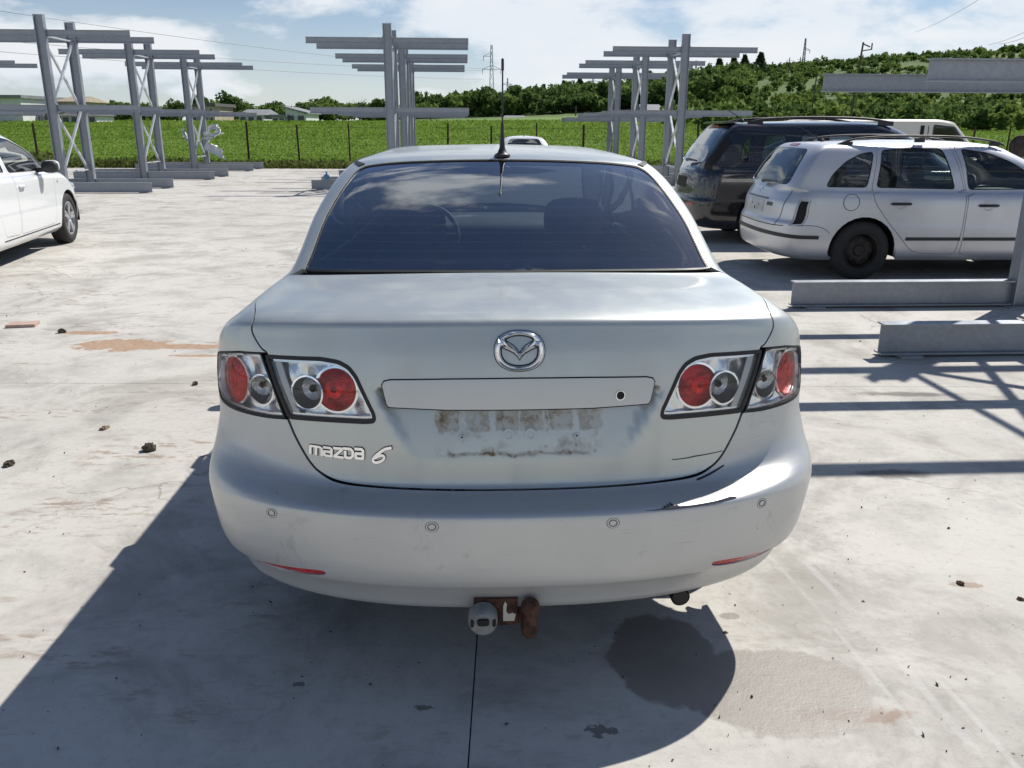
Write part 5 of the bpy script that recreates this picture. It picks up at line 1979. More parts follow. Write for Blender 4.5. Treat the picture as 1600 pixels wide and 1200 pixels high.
# ================================================================ other cars
def generic_car(name, label, S, L, hw, loc, rz, pm, spec, cat='car', detail=True):
    car = empty(name, loc, rz)
    tag(car, label, cat)
    arches = []
    for y in spec['wheels']:
        a = arch_poly(S, y, spec['wr'], spec['wr'] + .045)
        arches += [a, mir(a)]
    sm = lambda s, v, p: (s > .35) & (s < STOT - .45) & (p[:, 2] > .8)
    wins = []
    for w in spec['windows']:
        q = S.side(densify(rounded(w, .045, 3), .07), sm)
        wins += [q, mir(q)]
    dm = lambda s, v, p: (s > .6) & (s < STOT - .45) & (np.abs(p[:, 0]) > hw * .55)
    doors = []
    for d in spec['doors']:
        q = S.side(densify(rounded(d, .05, 3), .05), dm)
        doors += [q, mir(q)]
    rg = S.inv(spec['rear_glass'], [0, 2], lambda s, v, p: (s < SR) & (p[:, 2] > .75))
    rgh = [(0, rg[0][1])] + cr(rg[1:-1], 2) + [(0, rg[-1][1])]
    rgl = rounded(rgh[1:-1] + mir(rgh[1:-1]), .03, 3)
    wsg = S.inv(spec['windscreen'], [0, 2], lambda s, v, p: (s > SR + SS) & (p[:, 2] > spec.get('ws_min', .85)))
    wsh = [(STOT, wsg[0][1])] + cr(wsg[1:-1], 2) + [(STOT, wsg[-1][1])]
    holes = arches + wins + doors + [rgl, wsh, mir(wsh)]
    extra = []
    for c in spec.get('cuts', ()):
        extra.append(c(S))
    holes += extra
    st = .045 if detail else .08
    panel(S, 'body_shell', mk(S), pm, car, holes, 0, .014, st, rough_step=.08, vstep=st)
    for d in doors:
        panel(S, 'door', shrink(d, .0045), pm, car, wins, 0, .012, .06)
    gm = M[spec.get('glass', 'glass')]
    for w in wins:
        panel(S, 'window_seal', shrink(w, -.004), M['rubber'], car, [shrink(w, .012)], -.001, .006, .04)
        panel(S, 'side_window', shrink(w, .008), gm, car, off=-.006, thick=0, step=.08)
    panel(S, 'rear_window', rgl, M[spec.get('rear_mat', 'dark_glass')], car, off=-.003, thick=0, step=.06)
    panel(S, 'windscreen', wsh, M['glass'], car, off=-.004, thick=0, step=.08)
    panel(S, 'windscreen', mir(wsh), M['glass'], car, off=-.004, thick=0, step=.08)
    iv = S.vg[7] - .01
    panel(S, 'inner_structure', [(-STOT, .10), (STOT, .10), (STOT, iv), (-STOT, iv)], M['gap'], car, [shrink(a, -.01) for a in arches], -.03, 0, .09)
    car_common(S, car, hw, L, spec['wheels'], spec['wr'], spec.get('wheel', 'alloy'), None, rimr=spec.get('rimr'))
    if detail:
        yb = spec['seats']
        for x in (-.36, .36):
            seat(car, x, yb, .30, .60, .48)
        bench(car, yb - .85, .30, hw * 1.45, .55)
        c = MB()
        c.rbox((0, spec['dash'], spec['belt'] - .18), (hw * 1.55, .5, .34), 4)
        c.build('dashboard', M['dash'], car, 50)
        c = MB()
        sx = -.36
        ring = [(sx + .18 * math.cos(2 * math.pi * k / 20), spec['dash'] - .32 + .07 * math.sin(2 * math.pi * k / 20), spec['belt'] - .04 + .16 * math.sin(2 * math.pi * k / 20)) for k in range(21)]
        c.tube(ring, .016, 8, False)
        c.build('steering_wheel', M['dash'], car, 50)
    return car


def car_pose(wheel_pt, wy, wx, heading):
    """origin of a car whose right hand wheel at (wx, wy) stands on wheel_pt; heading clockwise from +Y"""
    f = Vector((math.sin(heading), math.cos(heading)))
    r = Vector((math.cos(heading), -math.sin(heading)))
    o = Vector(wheel_pt) - f * wy - r * wx
    return (o.x, o.y, 0), -heading


# ---- silver estate on the right, its lamp taken out
S = generic_surface(4.22, .815, 1.39, (.90, .885, .88), (.13, .93), (.42, 1.355), (2.45, 1.345), (3.25, .93), .69, .55, .30, (.0, .03, .06), hoodmid=(3.65, .85))


def lampcut(S_):
    v0, v1, v2 = [S_.rear([(.3, z)])[0][1] for z in (.555, .69, .82)]
    return rounded([(1.00, v0), (1.175, v0 + .005), (1.195, v1), (1.185, v2), (1.035, v2 + .01)], .025, 3)


spec = dict(wheels=(.92, 3.38), wr=.30, belt=.88, wheel='steel', rimr=.185, seats=2.05, dash=2.85,
            windows=[[(.50, .935), (.93, .93), (1.00, 1.285), (.86, 1.262), (.70, 1.185), (.57, 1.065)], [(1.02, .93), (1.84, .915), (1.71, 1.315), (1.38, 1.322), (1.08, 1.298)], [(1.97, .91), (2.82, .92), (2.62, 1.06), (2.40, 1.19), (2.18, 1.275), (1.90, 1.315)]],
            doors=[[(1.52, .275), (1.90, .265), (1.935, .55), (1.935, .90), (1.80, 1.345), (1.04, 1.325), (.975, .92), (.99, .80), (1.14, .61), (1.33, .41), (1.42, .31)], [(1.945, .265), (2.80, .265), (2.90, .60), (2.93, .88), (2.70, 1.055), (2.42, 1.225), (2.18, 1.315), (1.83, 1.345), (1.95, .90), (1.95, .55)]],
            rear_glass=[(0, .965), (.55, .95), (.60, .99), (.56, 1.15), (.49, 1.285), (.40, 1.305), (0, 1.32)],
            windscreen=[(0, .965), (.45, .965), (.60, .95), (.57, 1.12), (.52, 1.265), (.42, 1.305), (0, 1.32)], glass='glass', rear_mat='glass', cuts=[lampcut])
loc, rz = car_pose((3.58, 8.64), .92, .80, R(88.5))
est = generic_car('estate_car', 'silver estate car on the right with its tail lamp missing', S, 4.22, .815, loc, rz, M['silver2'], spec)
lc_ = lampcut(S)
panel(S, 'lamp_recess', shrink(lc_, -.002), M['silver2'], est, [shrink(lc_, .022)], -.016, .03, .02)
panel(S, 'lamp_hole', shrink(lc_, .015), M['gap'], est, off=-.045, thick=0, step=.03)


def strip(S_, parent, y0, y1, z, h, mat, name, side=1, off=.008):
    ys_ = np.linspace(y0, y1, 8)
    lo = S_.side([(y, z - h / 2) for y in ys_], lambda s, v, p: (s > .2) & (s < STOT - .4) & (p[:, 2] < 1.0))
    hi = S_.side([(y, z + h / 2) for y in ys_], lambda s, v, p: (s > .2) & (s < STOT - .4) & (p[:, 2] < 1.0))
    q = lo + hi[::-1]
    return panel(S_, name, q if side > 0 else mir(q), mat, parent, off=off, thick=off + .004, step=.04)


for sd_ in (1, -1):
    for z in (.865,):
        handle(S, est, 1.27, .775, M['plastic'], sd_, .19, M['silver2']), handle(S, est, 2.17, .76, M['plastic'], sd_, .19, M['silver2'])
    strip(S, est, 1.36, 1.925, .425, .032, M['plastic'], 'side_moulding', sd_)
    strip(S, est, 1.96, 2.85, .425, .032, M['plastic'], 'side_moulding', sd_)
    # roof rail
    m = MB()
    xr = .535 * sd_
    pts = [(xr, .66, 1.345), (xr, .86, 1.405), (xr, 1.3, 1.432), (xr, 1.9, 1.425), (xr, 2.25, 1.385), (xr, 2.38, 1.345)]
    m.tube(cr(pts, 4), .011, 8)
    for y, z in ((.76, 1.36), (1.50, 1.395), (2.28, 1.36)):
        m.box((xr, y, z - .004), (.022, .10, .040))
    m.build('roof_rail', M['plastic'], est, 50)
    m = MB()
    m.rbox((sd_ * .92, 2.82, .97), (.16, .10, .13), 3)
    m.bar((sd_ * .74, 2.86, .93), (sd_ * .88, 2.83, .95), .04, .04)
    m.build('door_mirror', M['silver2'], est, 50)
half = [(0, .505), (.40, .505), (.62, .505)]
bl = S.rear([(0, .442), (.3, .442), (.55, .440), (.70, .436)])
bl += S.side([(.25, .425), (.46, .420)], lambda s, v, p: (s > .5) & (s < 2) & (p[:, 2] < .8))
bh = S.side([(.46, .455), (.25, .462)], lambda s, v, p: (s > .5) & (s < 2) & (p[:, 2] < .8)) + S.rear([(.70, .474), (.55, .478), (.3, .48), (0, .48)])
q = bl + bh
panel(S, 'bumper_moulding', q + [], M['plastic'], est, off=.008, thick=.01, step=.03)
panel(S, 'bumper_moulding', mir(q), M['plastic'], est, off=.008, thick=.01, step=.03)
sm_ = lambda s, v, p: (s > .5) & (s < 2.5) & (p[:, 2] < .95)
fc = S.side([(.76 + .078 * math.cos(a), .79 + .078 * math.sin(a)) for a in np.linspace(0, 2 * math.pi, 24, endpoint=False)], sm_)
f_ = panel(S, 'fuel_flap', fc, M['silver2'], est, off=.002, thick=.003, step=.03)
panel(S, 'flap_gap', shrink(fc, -.006), M['gap'], f_, [shrink(fc, .001)], .0012, 0, .03)
# tailgate shut line and bumper line
tg = S.rear([(.605, .64), (.63, .75), (.63, .88)]) 
g1 = cr(S.rear([(.60, .54), (.625, .62), (.645, .72), (.655, .82), (.64, .90)]), 4)
ln = [(a - .005, b) for a, b in g1] + [(a + .005, b) for a, b in g1[::-1]]
for sd_ in (1, -1):
    panel(S, 'tailgate_gap', ln if sd_ > 0 else mir(ln), M['gap'], est, off=.0015, thick=0, step=.02)
bx_ = S.rear([(0, .545), (.3, .545), (.6, .545), (.72, .55)])
ln = [(a, b - .004) for a, b in bx_] + [(a, b + .004) for a, b in bx_[::-1]]
panel(S, 'bumper_gap', ln, M['gap'], est, off=.0015, thick=0, step=.03)
panel(S, 'bumper_gap', mir(ln), M['gap'], est, off=.0015, thick=0, step=.03)
g2 = cr(S.side([(.22, .555), (.34, .56), (.44, .55), (.52, .52), (.57, .48)], lambda s, v, p: (s > .5) & (s < 2) & (p[:, 2] < .8)), 3)
ln = [(a, b - .003) for a, b in g2] + [(a, b + .003) for a, b in g2[::-1]]
panel(S, 'bumper_gap', ln, M['gap'], est, off=.0015, thick=0, step=.03)
# bare number plate panel, badge, wiper, high brake lamp, roof aerial
pr = rounded(S.rear([(-.25, .65), (.25, .65), (.25, .77), (-.25, .77)]), .012, 2)
panel(S, 'plate_panel', pr, simple('bare_plate_panel', (.50, .52, .54), .5, .2, .25, 9), est, off=.003, thick=.004, step=.04)
for x in (-.11, .11):
    q = S.rear([(x, .715)])[0]
    panel(S, 'plate_hole', circle_sv(q, .012, 10), M['rust'], est, off=.005, thick=0, step=.01)
q = S.rear([(-.01, .672)])[0]
panel(S, 'rust_spot', circle_sv(q, .022, 9), M['rust'], est, off=.0045, thick=0, step=.01)
panel(S, 'plate_garnish', S.rear([(-.32, .785), (.32, .785), (.32, .800), (-.32, .800)]), M['grey_plastic'], est, off=.012, thick=.014, step=.04)
q = S.rear([(0, .865)])[0]
panel(S, 'badge', circle_sv(q, .036, 18), M['chrome'], est, [circle_sv(q, .027, 18)], .004, .004, .01)
bdg = simple('grey_badge_letters', (.10, .105, .11), .5)
for k in range(3):
    panel(S, 'model_badge', S.rear([(.33 + .045 * k, .725), (.368 + .045 * k, .725), (.368 + .045 * k, .762), (.33 + .045 * k, .762)]), bdg, est, off=.004, thick=.004, step=.03)
m = MB()
m.tube([(-.02, .105, .955), (.12, .095, .968), (.42, .11, .975)], [.02, .016, .008], 8)
m.build('rear_wiper', M['plastic'], est, 50)
q = S.rear([(-.11, 1.328), (.11, 1.328), (.11, 1.346), (-.11, 1.346)], lambda s, v, p: (s < SR) & (p[:, 2] > 1.2))
panel(S, 'high_brake_lamp', q, M['refl_red'], est, off=.006, thick=.012, step=.03)
m = MB()
m.lathe([(.024, 0), (.018, .015), (.008, .03), (.0001, .031)], (0, .70, 1.365), 'Z', 14)
m.tube([(0, .70, 1.385), (0, .56, 1.455), (0, .40, 1.54)], [.005, .004, .003], 6)
m.build('roof_aerial', M['plastic'], est, 50)

# ---- black minivan behind it
S = generic_surface(4.50, .875, 1.60, (.98, .985, .955), (.16, 1.04), (.52, 1.565), (2.75, 1.56), (3.75, 1.00), .78, .60, .34, (.0, .03, .06), hoodmid=(4.1, .93))
spec = dict(wheels=(.98, 3.70), wr=.32, wheel='steel', belt=.98, seats=2.45, dash=3.3,
            windows=[[(.60, 1.07), (1.22, 1.06), (1.24, 1.42), (1.0, 1.42), (.74, 1.40), (.66, 1.30)], [(1.40, 1.05), (2.26, 1.03), (2.22, 1.44), (1.44, 1.44)], [(2.40, 1.03), (3.28, 1.01), (3.05, 1.18), (2.80, 1.34), (2.60, 1.425), (2.36, 1.44)]],
            doors=[[(1.32, .32), (2.32, .30), (2.33, .7), (2.33, 1.03), (2.28, 1.50), (1.36, 1.50), (1.32, 1.04), (1.32, .7)], [(2.345, .30), (3.22, .30), (3.32, .60), (3.36, .96), (3.10, 1.18), (2.80, 1.39), (2.60, 1.47), (2.30, 1.50), (2.345, 1.03)]],
            rear_glass=[(0, 1.09), (.60, 1.07), (.655, 1.12), (.63, 1.28), (.575, 1.45), (.47, 1.50), (0, 1.515)],
            windscreen=[(0, 1.05), (.45, 1.05), (.62, 1.03), (.60, 1.25), (.55, 1.44), (.45, 1.50), (0, 1.52)], glass='dark_glass', rear_mat='dark_glass')
van = generic_car('minivan', 'black minivan with roof rails parked behind the silver estate', S, 4.5, .875, (2.33, 12.15, 0), -R(88), M['black_paint'], spec, 'minivan')
for sd_ in (1, -1):
    m = MB()
    xr = .575 * sd_
    m.tube(cr([(xr, .75, 1.565), (xr, 1.0, 1.615), (xr, 1.6, 1.638), (xr, 2.3, 1.625), (xr, 2.7, 1.575)], 4), .017, 8)
    for y in (.85, 2.6):
        m.box((xr, y, 1.565), (.03, .2, .06))
    m.build('roof_rail', M['plastic'], van, 50)
    handle(S, van, 1.48, .86, M['black_paint'], sd_), handle(S, van, 2.50, .86, M['black_paint'], sd_)
    ln = strip(S, van, 1.0, 2.3, .93, .012, M['gap'], 'sliding_door_rail', sd_, .003)
    q = rounded(S.rear([(.66 * 1, .98), (.76, .96), (.80, 1.10), (.74, 1.40), (.67, 1.40), (.70, 1.2)], lambda s, v, p: (s < 1.35) & (p[:, 2] > .7)), .02, 2)
    panel(S, 'tail_lamp', q if sd_ > 0 else mir(q), M['dark_glass'] if False else M['gap'], van, off=.006, thick=.01, step=.04)
    q = rounded(S.rear([(.48, .50), (.66, .51), (.66, .545), (.48, .535)]), .01, 2)
    panel(S, 'rear_reflector', q if sd_ > 0 else mir(q), M['refl_red'], van, off=.004, thick=.006, step=.03)
pr = rounded(S.rear([(-.26, .72), (.26, .72), (.26, .86), (-.26, .86)]), .012, 2)
panel(S, 'plate_panel', pr, M['gap'], van, off=.004, thick=.006, step=.05)
q = S.rear([(0, .975)])[0]
panel(S, 'badge', circle_sv(q, .062, 22), M['chrome'], van, [circle_sv(q, .048, 22)], .006, .006, .012)
bw = [(-.05, .018), (0, -.022), (.05, .018), (.05, .004), (0, -.042), (-.05, .004)]
panel(S, 'badge_wing', [(q[0] + a * 1.1, q[1] + b) for a, b in bw], M['chrome'], van, off=.006, thick=.005, step=.02)
m = MB()
m.tube([(-.05, .12, 1.075), (.12, .12, 1.085), (.40, .15, 1.075)], [.022, .018, .01], 8)
m.build('rear_wiper', M['plastic'], van, 50)
m = MB()
m.box((0, .55, 1.575), (1.06, .22, .022), Matrix.Rotation(R(4), 3, 'X'))
m.build('roof_spoiler', M['black_paint'], van)
q = S.rear([(-.16, 1.515), (.16, 1.515), (.16, 1.535), (-.16, 1.535)], lambda s, v, p: (s < SR) & (p[:, 2] > 1.3))
panel(S, 'high_brake_lamp', q, M['refl_red'], van, off=.008, thick=.012, step=.03)
m = MB()
m.lathe([(.026, 0), (.018, .018), (.008, .03), (.0001, .031)], (.0, .85, 1.588), 'Z', 14)
m.tube([(0, .85, 1.61), (0, .72, 1.69), (0, .62, 1.745)], [.005, .005, .004], 6)
m.build('roof_aerial', M['plastic'], van, 50)

# ---- white hatchback at the left edge
SW = S = generic_surface(4.24, .895, 1.48, (.98, .955, .915), (.16, 1.04), (.62, 1.43), (2.50, 1.425), (3.42, .985), .72, .57, .40, (.0, .03, .06), hoodmid=(3.80, .90))
spec = dict(wheels=(.42, 3.45), wr=.325, belt=.95, seats=2.20, dash=3.0, rimr=.215,
            windows=[[(.78, 1.06), (1.62, 1.00), (1.62, 1.38), (1.30, 1.37), (1.02, 1.28), (.85, 1.17)], [(1.74, .99), (3.02, .965), (2.80, 1.12), (2.55, 1.255), (2.30, 1.345), (2.05, 1.378), (1.72, 1.385)]],
            doors=[[(1.20, .34), (1.66, .32), (1.69, .60), (1.68, .98), (1.66, 1.405), (1.30, 1.405), (1.0, 1.33), (.74, 1.10), (.95, .85), (1.10, .6)], [(1.675, .32), (2.86, .32), (2.95, .60), (3.02, .92), (3.06, .955), (2.80, 1.145), (2.55, 1.285), (2.30, 1.375), (1.675, 1.41), (1.70, .98), (1.705, .60)]],
            rear_glass=[(0, 1.07), (.52, 1.06), (.58, 1.10), (.55, 1.24), (.50, 1.36), (.42, 1.38), (0, 1.395)],
            windscreen=[(0, 1.02), (.48, 1.02), (.64, .99), (.60, 1.18), (.54, 1.33), (.45, 1.375), (0, 1.39)], glass='glass')
loc, rz = car_pose((-5.92, 11.30), 3.45, .84, R(-10.8))
hatch = generic_car('hatchback_car', 'white hatchback cut off by the left edge of the picture', S, 4.24, .895, loc, rz, M['white_paint'], spec)
for sd_ in (1, -1):
    handle(S, hatch, 1.86, .84, M['white_paint'], sd_), handle(S, hatch, 1.0, .86, M['white_paint'], sd_)
    m = MB()
    m.rbox((sd_ * .985, 2.60, 1.02), (.19, .12, .145), 2.8)
    m.bar((sd_ * .80, 2.66, .975), (sd_ * .93, 2.62, .99), .06, .05)
    mo = m.build('door_mirror', M['plastic'], hatch, 50)
    m = MB()
    m.rbox((sd_ * .988, 2.638, 1.030), (.192, .085, .138), 2.8)
    m.build('mirror_cap', M['white_paint'], mo, 50)
    q = S.side([(3.10, .82)], lambda s, v, p: (s > 2) & (p[:, 2] < 1))[0]
    panel(S, 'side_repeater', circle_sv((q[0] * sd_, q[1]), .02, 12), M['lamp_chrome'], hatch, off=.004, thick=.004, step=.02)
    strip(S, hatch, 1.16, 3.02, .30, .012, M['gap'], 'sill_gap', sd_, .002)
    m = MB()
    m.rbox((sd_ * .66, 3.93, .70), (.34, .34, .16), 2.6)
    m.build('headlamp', M['lamp_chrome'], hatch, 50)
m = MB()
m.rbox((0, 4.18, .52), (.9, .08, .14), 4)
m.build('grille', M['plastic'], hatch, 50)

# ---- small white car far off behind the sedan's roof
S = generic_surface(3.85, .80, 1.26, (.83, .83, .82), (.20, .86), (.58, 1.225), (2.2, 1.22), (3.0, .86), .66, .47, .34, (.0, .03, .06))
spec = dict(wheels=(.66, 3.05), wr=.29, belt=.82, seats=2.0, dash=2.7,
            windows=[[(.80, .90), (2.7, .89), (2.25, 1.13), (2.0, 1.17), (1.2, 1.175), (.95, 1.1)]],
            doors=[[(1.3, .32), (2.6, .32), (2.7, .86), (1.2, .86)]],
            rear_glass=[(0, .90), (.46, .89), (.50, .93), (.45, 1.08), (.39, 1.17), (.3, 1.185), (0, 1.195)],
            windscreen=[(0, .89), (.45, .89), (.55, .88), (.48, 1.06), (.42, 1.16), (.35, 1.18), (0, 1.19)], ws_min=.82)
far = generic_car('small_car', 'small white car far off, only its roof showing above the saloon', S, 3.85, .80, (.33, 23.6, 0), R(2), M['white_paint'], spec, detail=False)
m = MB()
m.lathe([(.02, 0), (.012, .02), (.0001, .021)], (0, .75, 1.245), 'Z', 10)
m.tube([(0, .75, 1.26), (0, .70, 1.31)], .006, 6)
m.build('roof_aerial', M['plastic'], far, 50)

# ---- pale silver car beyond the minivan, nose to the left
S = generic_surface(4.0, .83, 1.36, (.93, .93, .90), (.16, .98), (.60, 1.33), (2.35, 1.32), (3.2, .94), .74, .52, .34, (.0, .03, .06), hoodmid=(3.55, .88))
spec = dict(wheels=(.70, 3.2), wr=.30, belt=.91, seats=2.1, dash=2.8,
            windows=[[(.80, 1.0), (2.85, .96), (2.35, 1.21), (2.0, 1.26), (1.2, 1.27), (.95, 1.2)]],
            doors=[[(1.3, .32), (2.75, .32), (2.85, .93), (1.2, .93)]],
            rear_glass=[(0, 1.01), (.50, 1.0), (.54, 1.04), (.49, 1.18), (.43, 1.27), (.3, 1.28), (0, 1.29)],
            windscreen=[(0, .97), (.48, .97), (.58, .96), (.51, 1.14), (.45, 1.25), (.38, 1.275), (0, 1.285)])
generic_car('silver_car', 'pale silver car peeping out left of the black minivan', S, 4.0, .83, (7.15, 15.2, 0), R(88), M['silver2'], spec, detail=False)

# ---- old cream van beyond
van2 = empty('panel_van', (5.6, 18.0, 0), -R(90))
tag(van2, 'old cream panel van seen over the roofs of minivan and estate', 'van')
side = [(0, .35), (0, 1.45), (.10, 1.62), (.35, 1.67), (2.75, 1.67), (3.05, 1.62), (3.62, 1.02), (4.15, .90), (4.25, .75), (4.25, .35)]
side = rounded(side, .08, 3)
nn = len(side)
V, F = [], []
prof = [(-.80, 1.0), (-.78, .985), (.78, .985), (.80, 1.0)]
for x, k in ((-.80, .0), (-.74, .035), (.74, .035), (.80, 0.0)):
    pass
for x, inset in ((-.82, .05), (-.77, 0), (.77, 0), (.82, .05)):
    for y, z in side:
        cy, cz = 2.1, .9
        V.append((x, y + (cy - y) * inset * .5, z + (cz - z) * inset))
for j in range(3):
    for i in range(nn):
        F.append((j * nn + i, j * nn + (i + 1) % nn, (j + 1) * nn + (i + 1) % nn, (j + 1) * nn + i))
F += [tuple(range(nn - 1, -1, -1)), tuple(range(3 * nn, 4 * nn))]
mesh_obj('body_shell', V, F, M['cream'], van2, False)
for sx in (1, -1):
    m = MB()
    w_ = rounded([(2.66, 1.12), (3.34, 1.12), (3.02, 1.50), (2.66, 1.54)], .04, 3)
    m.add([(sx * .828, y, z) for y, z in w_] + [(sx * .80, y, z) for y, z in w_], [tuple(range(len(w_)))])
    m.build('side_window', M['dark_glass'], van2)
    m = MB()
    w2 = rounded([(2.63, 1.09), (3.42, 1.09), (3.05, 1.535), (2.63, 1.575)], .04, 3)
    m.add([(sx * .825, y, z) for y, z in w2], [tuple(range(len(w2)))])
    m.build('window_seal', M['plastic'], van2)
    m = MB()
    m.box((sx * .825, 2.42, 1.28), (.012, .07, .55))
    m.build('air_slot', M['gap'], van2)
    m = MB()
    m.box((sx * .824, 2.54, .95), (.006, .012, 1.2))
    m.build('door_gap', M['gap'], van2)
    for y in (.8, 3.45):
        wheel(van2, sx * .72, y, .31, .19, sx, 'steel', .19)
m = MB()
wsq = [(-.66, 3.58, 1.07), (.66, 3.58, 1.07), (.62, 3.10, 1.575), (-.62, 3.10, 1.575)]
m.add([Vector(p) + Vector((0, .012, .012)) for p in wsq], [(0, 1, 2, 3)])
m.build('windscreen', M['dark_glass'], van2)

# ---- dark rounded panel on a post at the right edge, beyond the estate
p = at(1594, 229, 11.2)
m = MB()
m.lathe([(.0001, -.02), (.12, -.02), (.14, -.01), (.145, 0), (.14, .012), (.0001, .018)], (0, 0, p.z), 'Y', 32)
dsc = empty('round_sign', (p.x, 11.2, 0))
tag(dsc, 'dark rust flecked round disc on a post at the right edge', 'disc')
m.build('disc', simple('dark_rusty_disc', (.05, .035, .03), .7, .2, .6, 10), dsc, 40)
m = MB()
m.tube([(0, .03, 0), (0, .03, p.z + .1)], .022, 10)
m.build('post', M['galv'], dsc, 50)


# ================================================================ far buildings, pylons, poles, wires
M['wall_white'] = simple('white_render', (.68, .68, .66), .9, 0, .08, 1.5)
M['wall_tan'] = simple('tan_render', (.42, .36, .27), .9, 0, .12, 1.5)
M['roof_grey'] = simple('grey_roof_sheet', (.22, .23, .24), .7, 0, .12, 1.2)
M['roof_tan'] = simple('tan_roof', (.34, .28, .21), .85, 0, .15, 1.2)
M['roof_dark'] = simple('dark_roof', (.12, .115, .11), .85, 0, .15, 1.2)
M['pane'] = simple('far_window_pane', (.04, .05, .06), .15, 0, .2)


def house(label, u0, u1, v_eave, v_ridge, d, depth, wall, roof, wins=2, flat=False, mono=False, cat='house', floors=1):
    a, b = at(u0, v_eave, d), at(u1, v_eave, d)
    zr = at(u0, v_ridge, d).z
    z0 = float(land_z(np.array([a.x]), np.array([d]))[0]) - .3
    w = b.x - a.x
    root = empty('house' if cat == 'house' else 'building', (a.x, d, z0))
    tag(root, label, cat)
    he = a.z - z0
    hr = zr - z0
    m = MB()
    m.add([(0, 0, 0), (w, 0, 0), (w, depth, 0), (0, depth, 0), (0, 0, he), (w, 0, he if not mono else he), (w, depth, he), (0, depth, he)], [(0, 1, 5, 4), (1, 2, 6, 5), (2, 3, 7, 6), (3, 0, 4, 7), (4, 5, 6, 7)])
    m.build('wall', wall, root)
    o = .35
    r = MB()
    if mono:
        V = [(-o, -o, hr), (w + o, -o, he), (w + o, depth + o, he), (-o, depth + o, hr)]
        V += [(x, y, z + .22) for x, y, z in V]
        r.add(V, [(0, 3, 2, 1), (4, 5, 6, 7), (0, 1, 5, 4), (1, 2, 6, 5), (2, 3, 7, 6), (3, 0, 4, 7)])
        m2 = MB()
        m2.add([(0, .0, he), (w, 0, he), (0, 0, hr), (0, depth, he), (w, depth, he), (0, depth, hr)], [(0, 1, 2), (3, 5, 4), (0, 2, 5, 3)])
        m2.build('gable', wall, root)
    elif flat:
        r.box((w / 2, depth / 2, (he + hr) / 2), (w + 2 * o, depth + 2 * o, max(.25, hr - he)))
    else:
        V = [(-o, -o, he - .05), (w + o, -o, he - .05), (w + o, depth + o, he - .05), (-o, depth + o, he - .05), (0, depth / 2, hr), (w, depth / 2, hr)]
        r.add(V, [(0, 1, 5, 4), (2, 3, 4, 5), (1, 2, 5), (3, 0, 4), (3, 2, 1, 0)])
    r.build('roof', roof, root)
    for f in range(floors):
        for k in range(wins):
            x = w * (k + .5) / wins
            zc = he * (f + .55) / floors
            q = MB()
            ww, hh = min(1.1, w / wins * .5), min(1.2, he / floors * .45)
            q.box((x, -.03, zc), (ww + .2, .06, hh + .2))
            fr = q.build('window', M['wall_white'] if wall is not M['wall_white'] else M['roof_grey'], root)
            q = MB()
            q.box((x, -.07, zc), (ww, .04, hh))
            q.build('pane', M['pane'], fr)
    return root


house('white industrial hall with flat roof at the far left edge', -60, 31, 153, 148, 118, 14, M['wall_white'], M['roof_grey'], 5, flat=True, cat='building')
house('low dark roofed shed beside the white hall', 36, 78, 172, 166, 122, 8, M['wall_tan'], M['roof_dark'], 3)
house('tan house with hipped roof behind the nearest left rack', 88, 121, 158, 149, 126, 9, M['wall_tan'], M['roof_tan'], 3)
house('long pale wall with low roof under the left rack arms', 95, 150, 180, 174, 114, 5, M['wall_white'], M['roof_dark'], 4)
house('tan flat roofed block behind the third left rack', 298, 334, 166, 161, 132, 9, M['wall_tan'], M['roof_dark'], 4, flat=True, floors=2)
house('small cottage with plain grey roof right of the third left rack', 373, 411, 179, 170, 136, 9, M['wall_white'], M['roof_grey'], 3)
house('white modern house with slanted roof left of middle rack', 446, 478, 178, 168, 138, 9, M['wall_white'], M['roof_grey'], 2, mono=True)
house('low grey garage joined to the row beside the white modern house', 425, 445, 183, 179, 137, 6, M['wall_white'], M['roof_grey'], 2, flat=True)
house('grey roofed bungalow right of the aerial behind the field', 788, 820, 187, 180, 150, 9, M['wall_white'], M['roof_grey'], 3)
house('dark wooden barn beside the grey roofed bungalow', 826, 866, 189, 182, 152, 7, M['roof_dark'], M['roof_dark'], 2)
house('white house with wide grey roof between right rack columns', 1004, 1036, 174, 162, 150, 9, M['wall_white'], M['roof_grey'], 4)

M['pylon'] = simple('pylon_steel', (.30, .33, .36), .6, .3, .1)


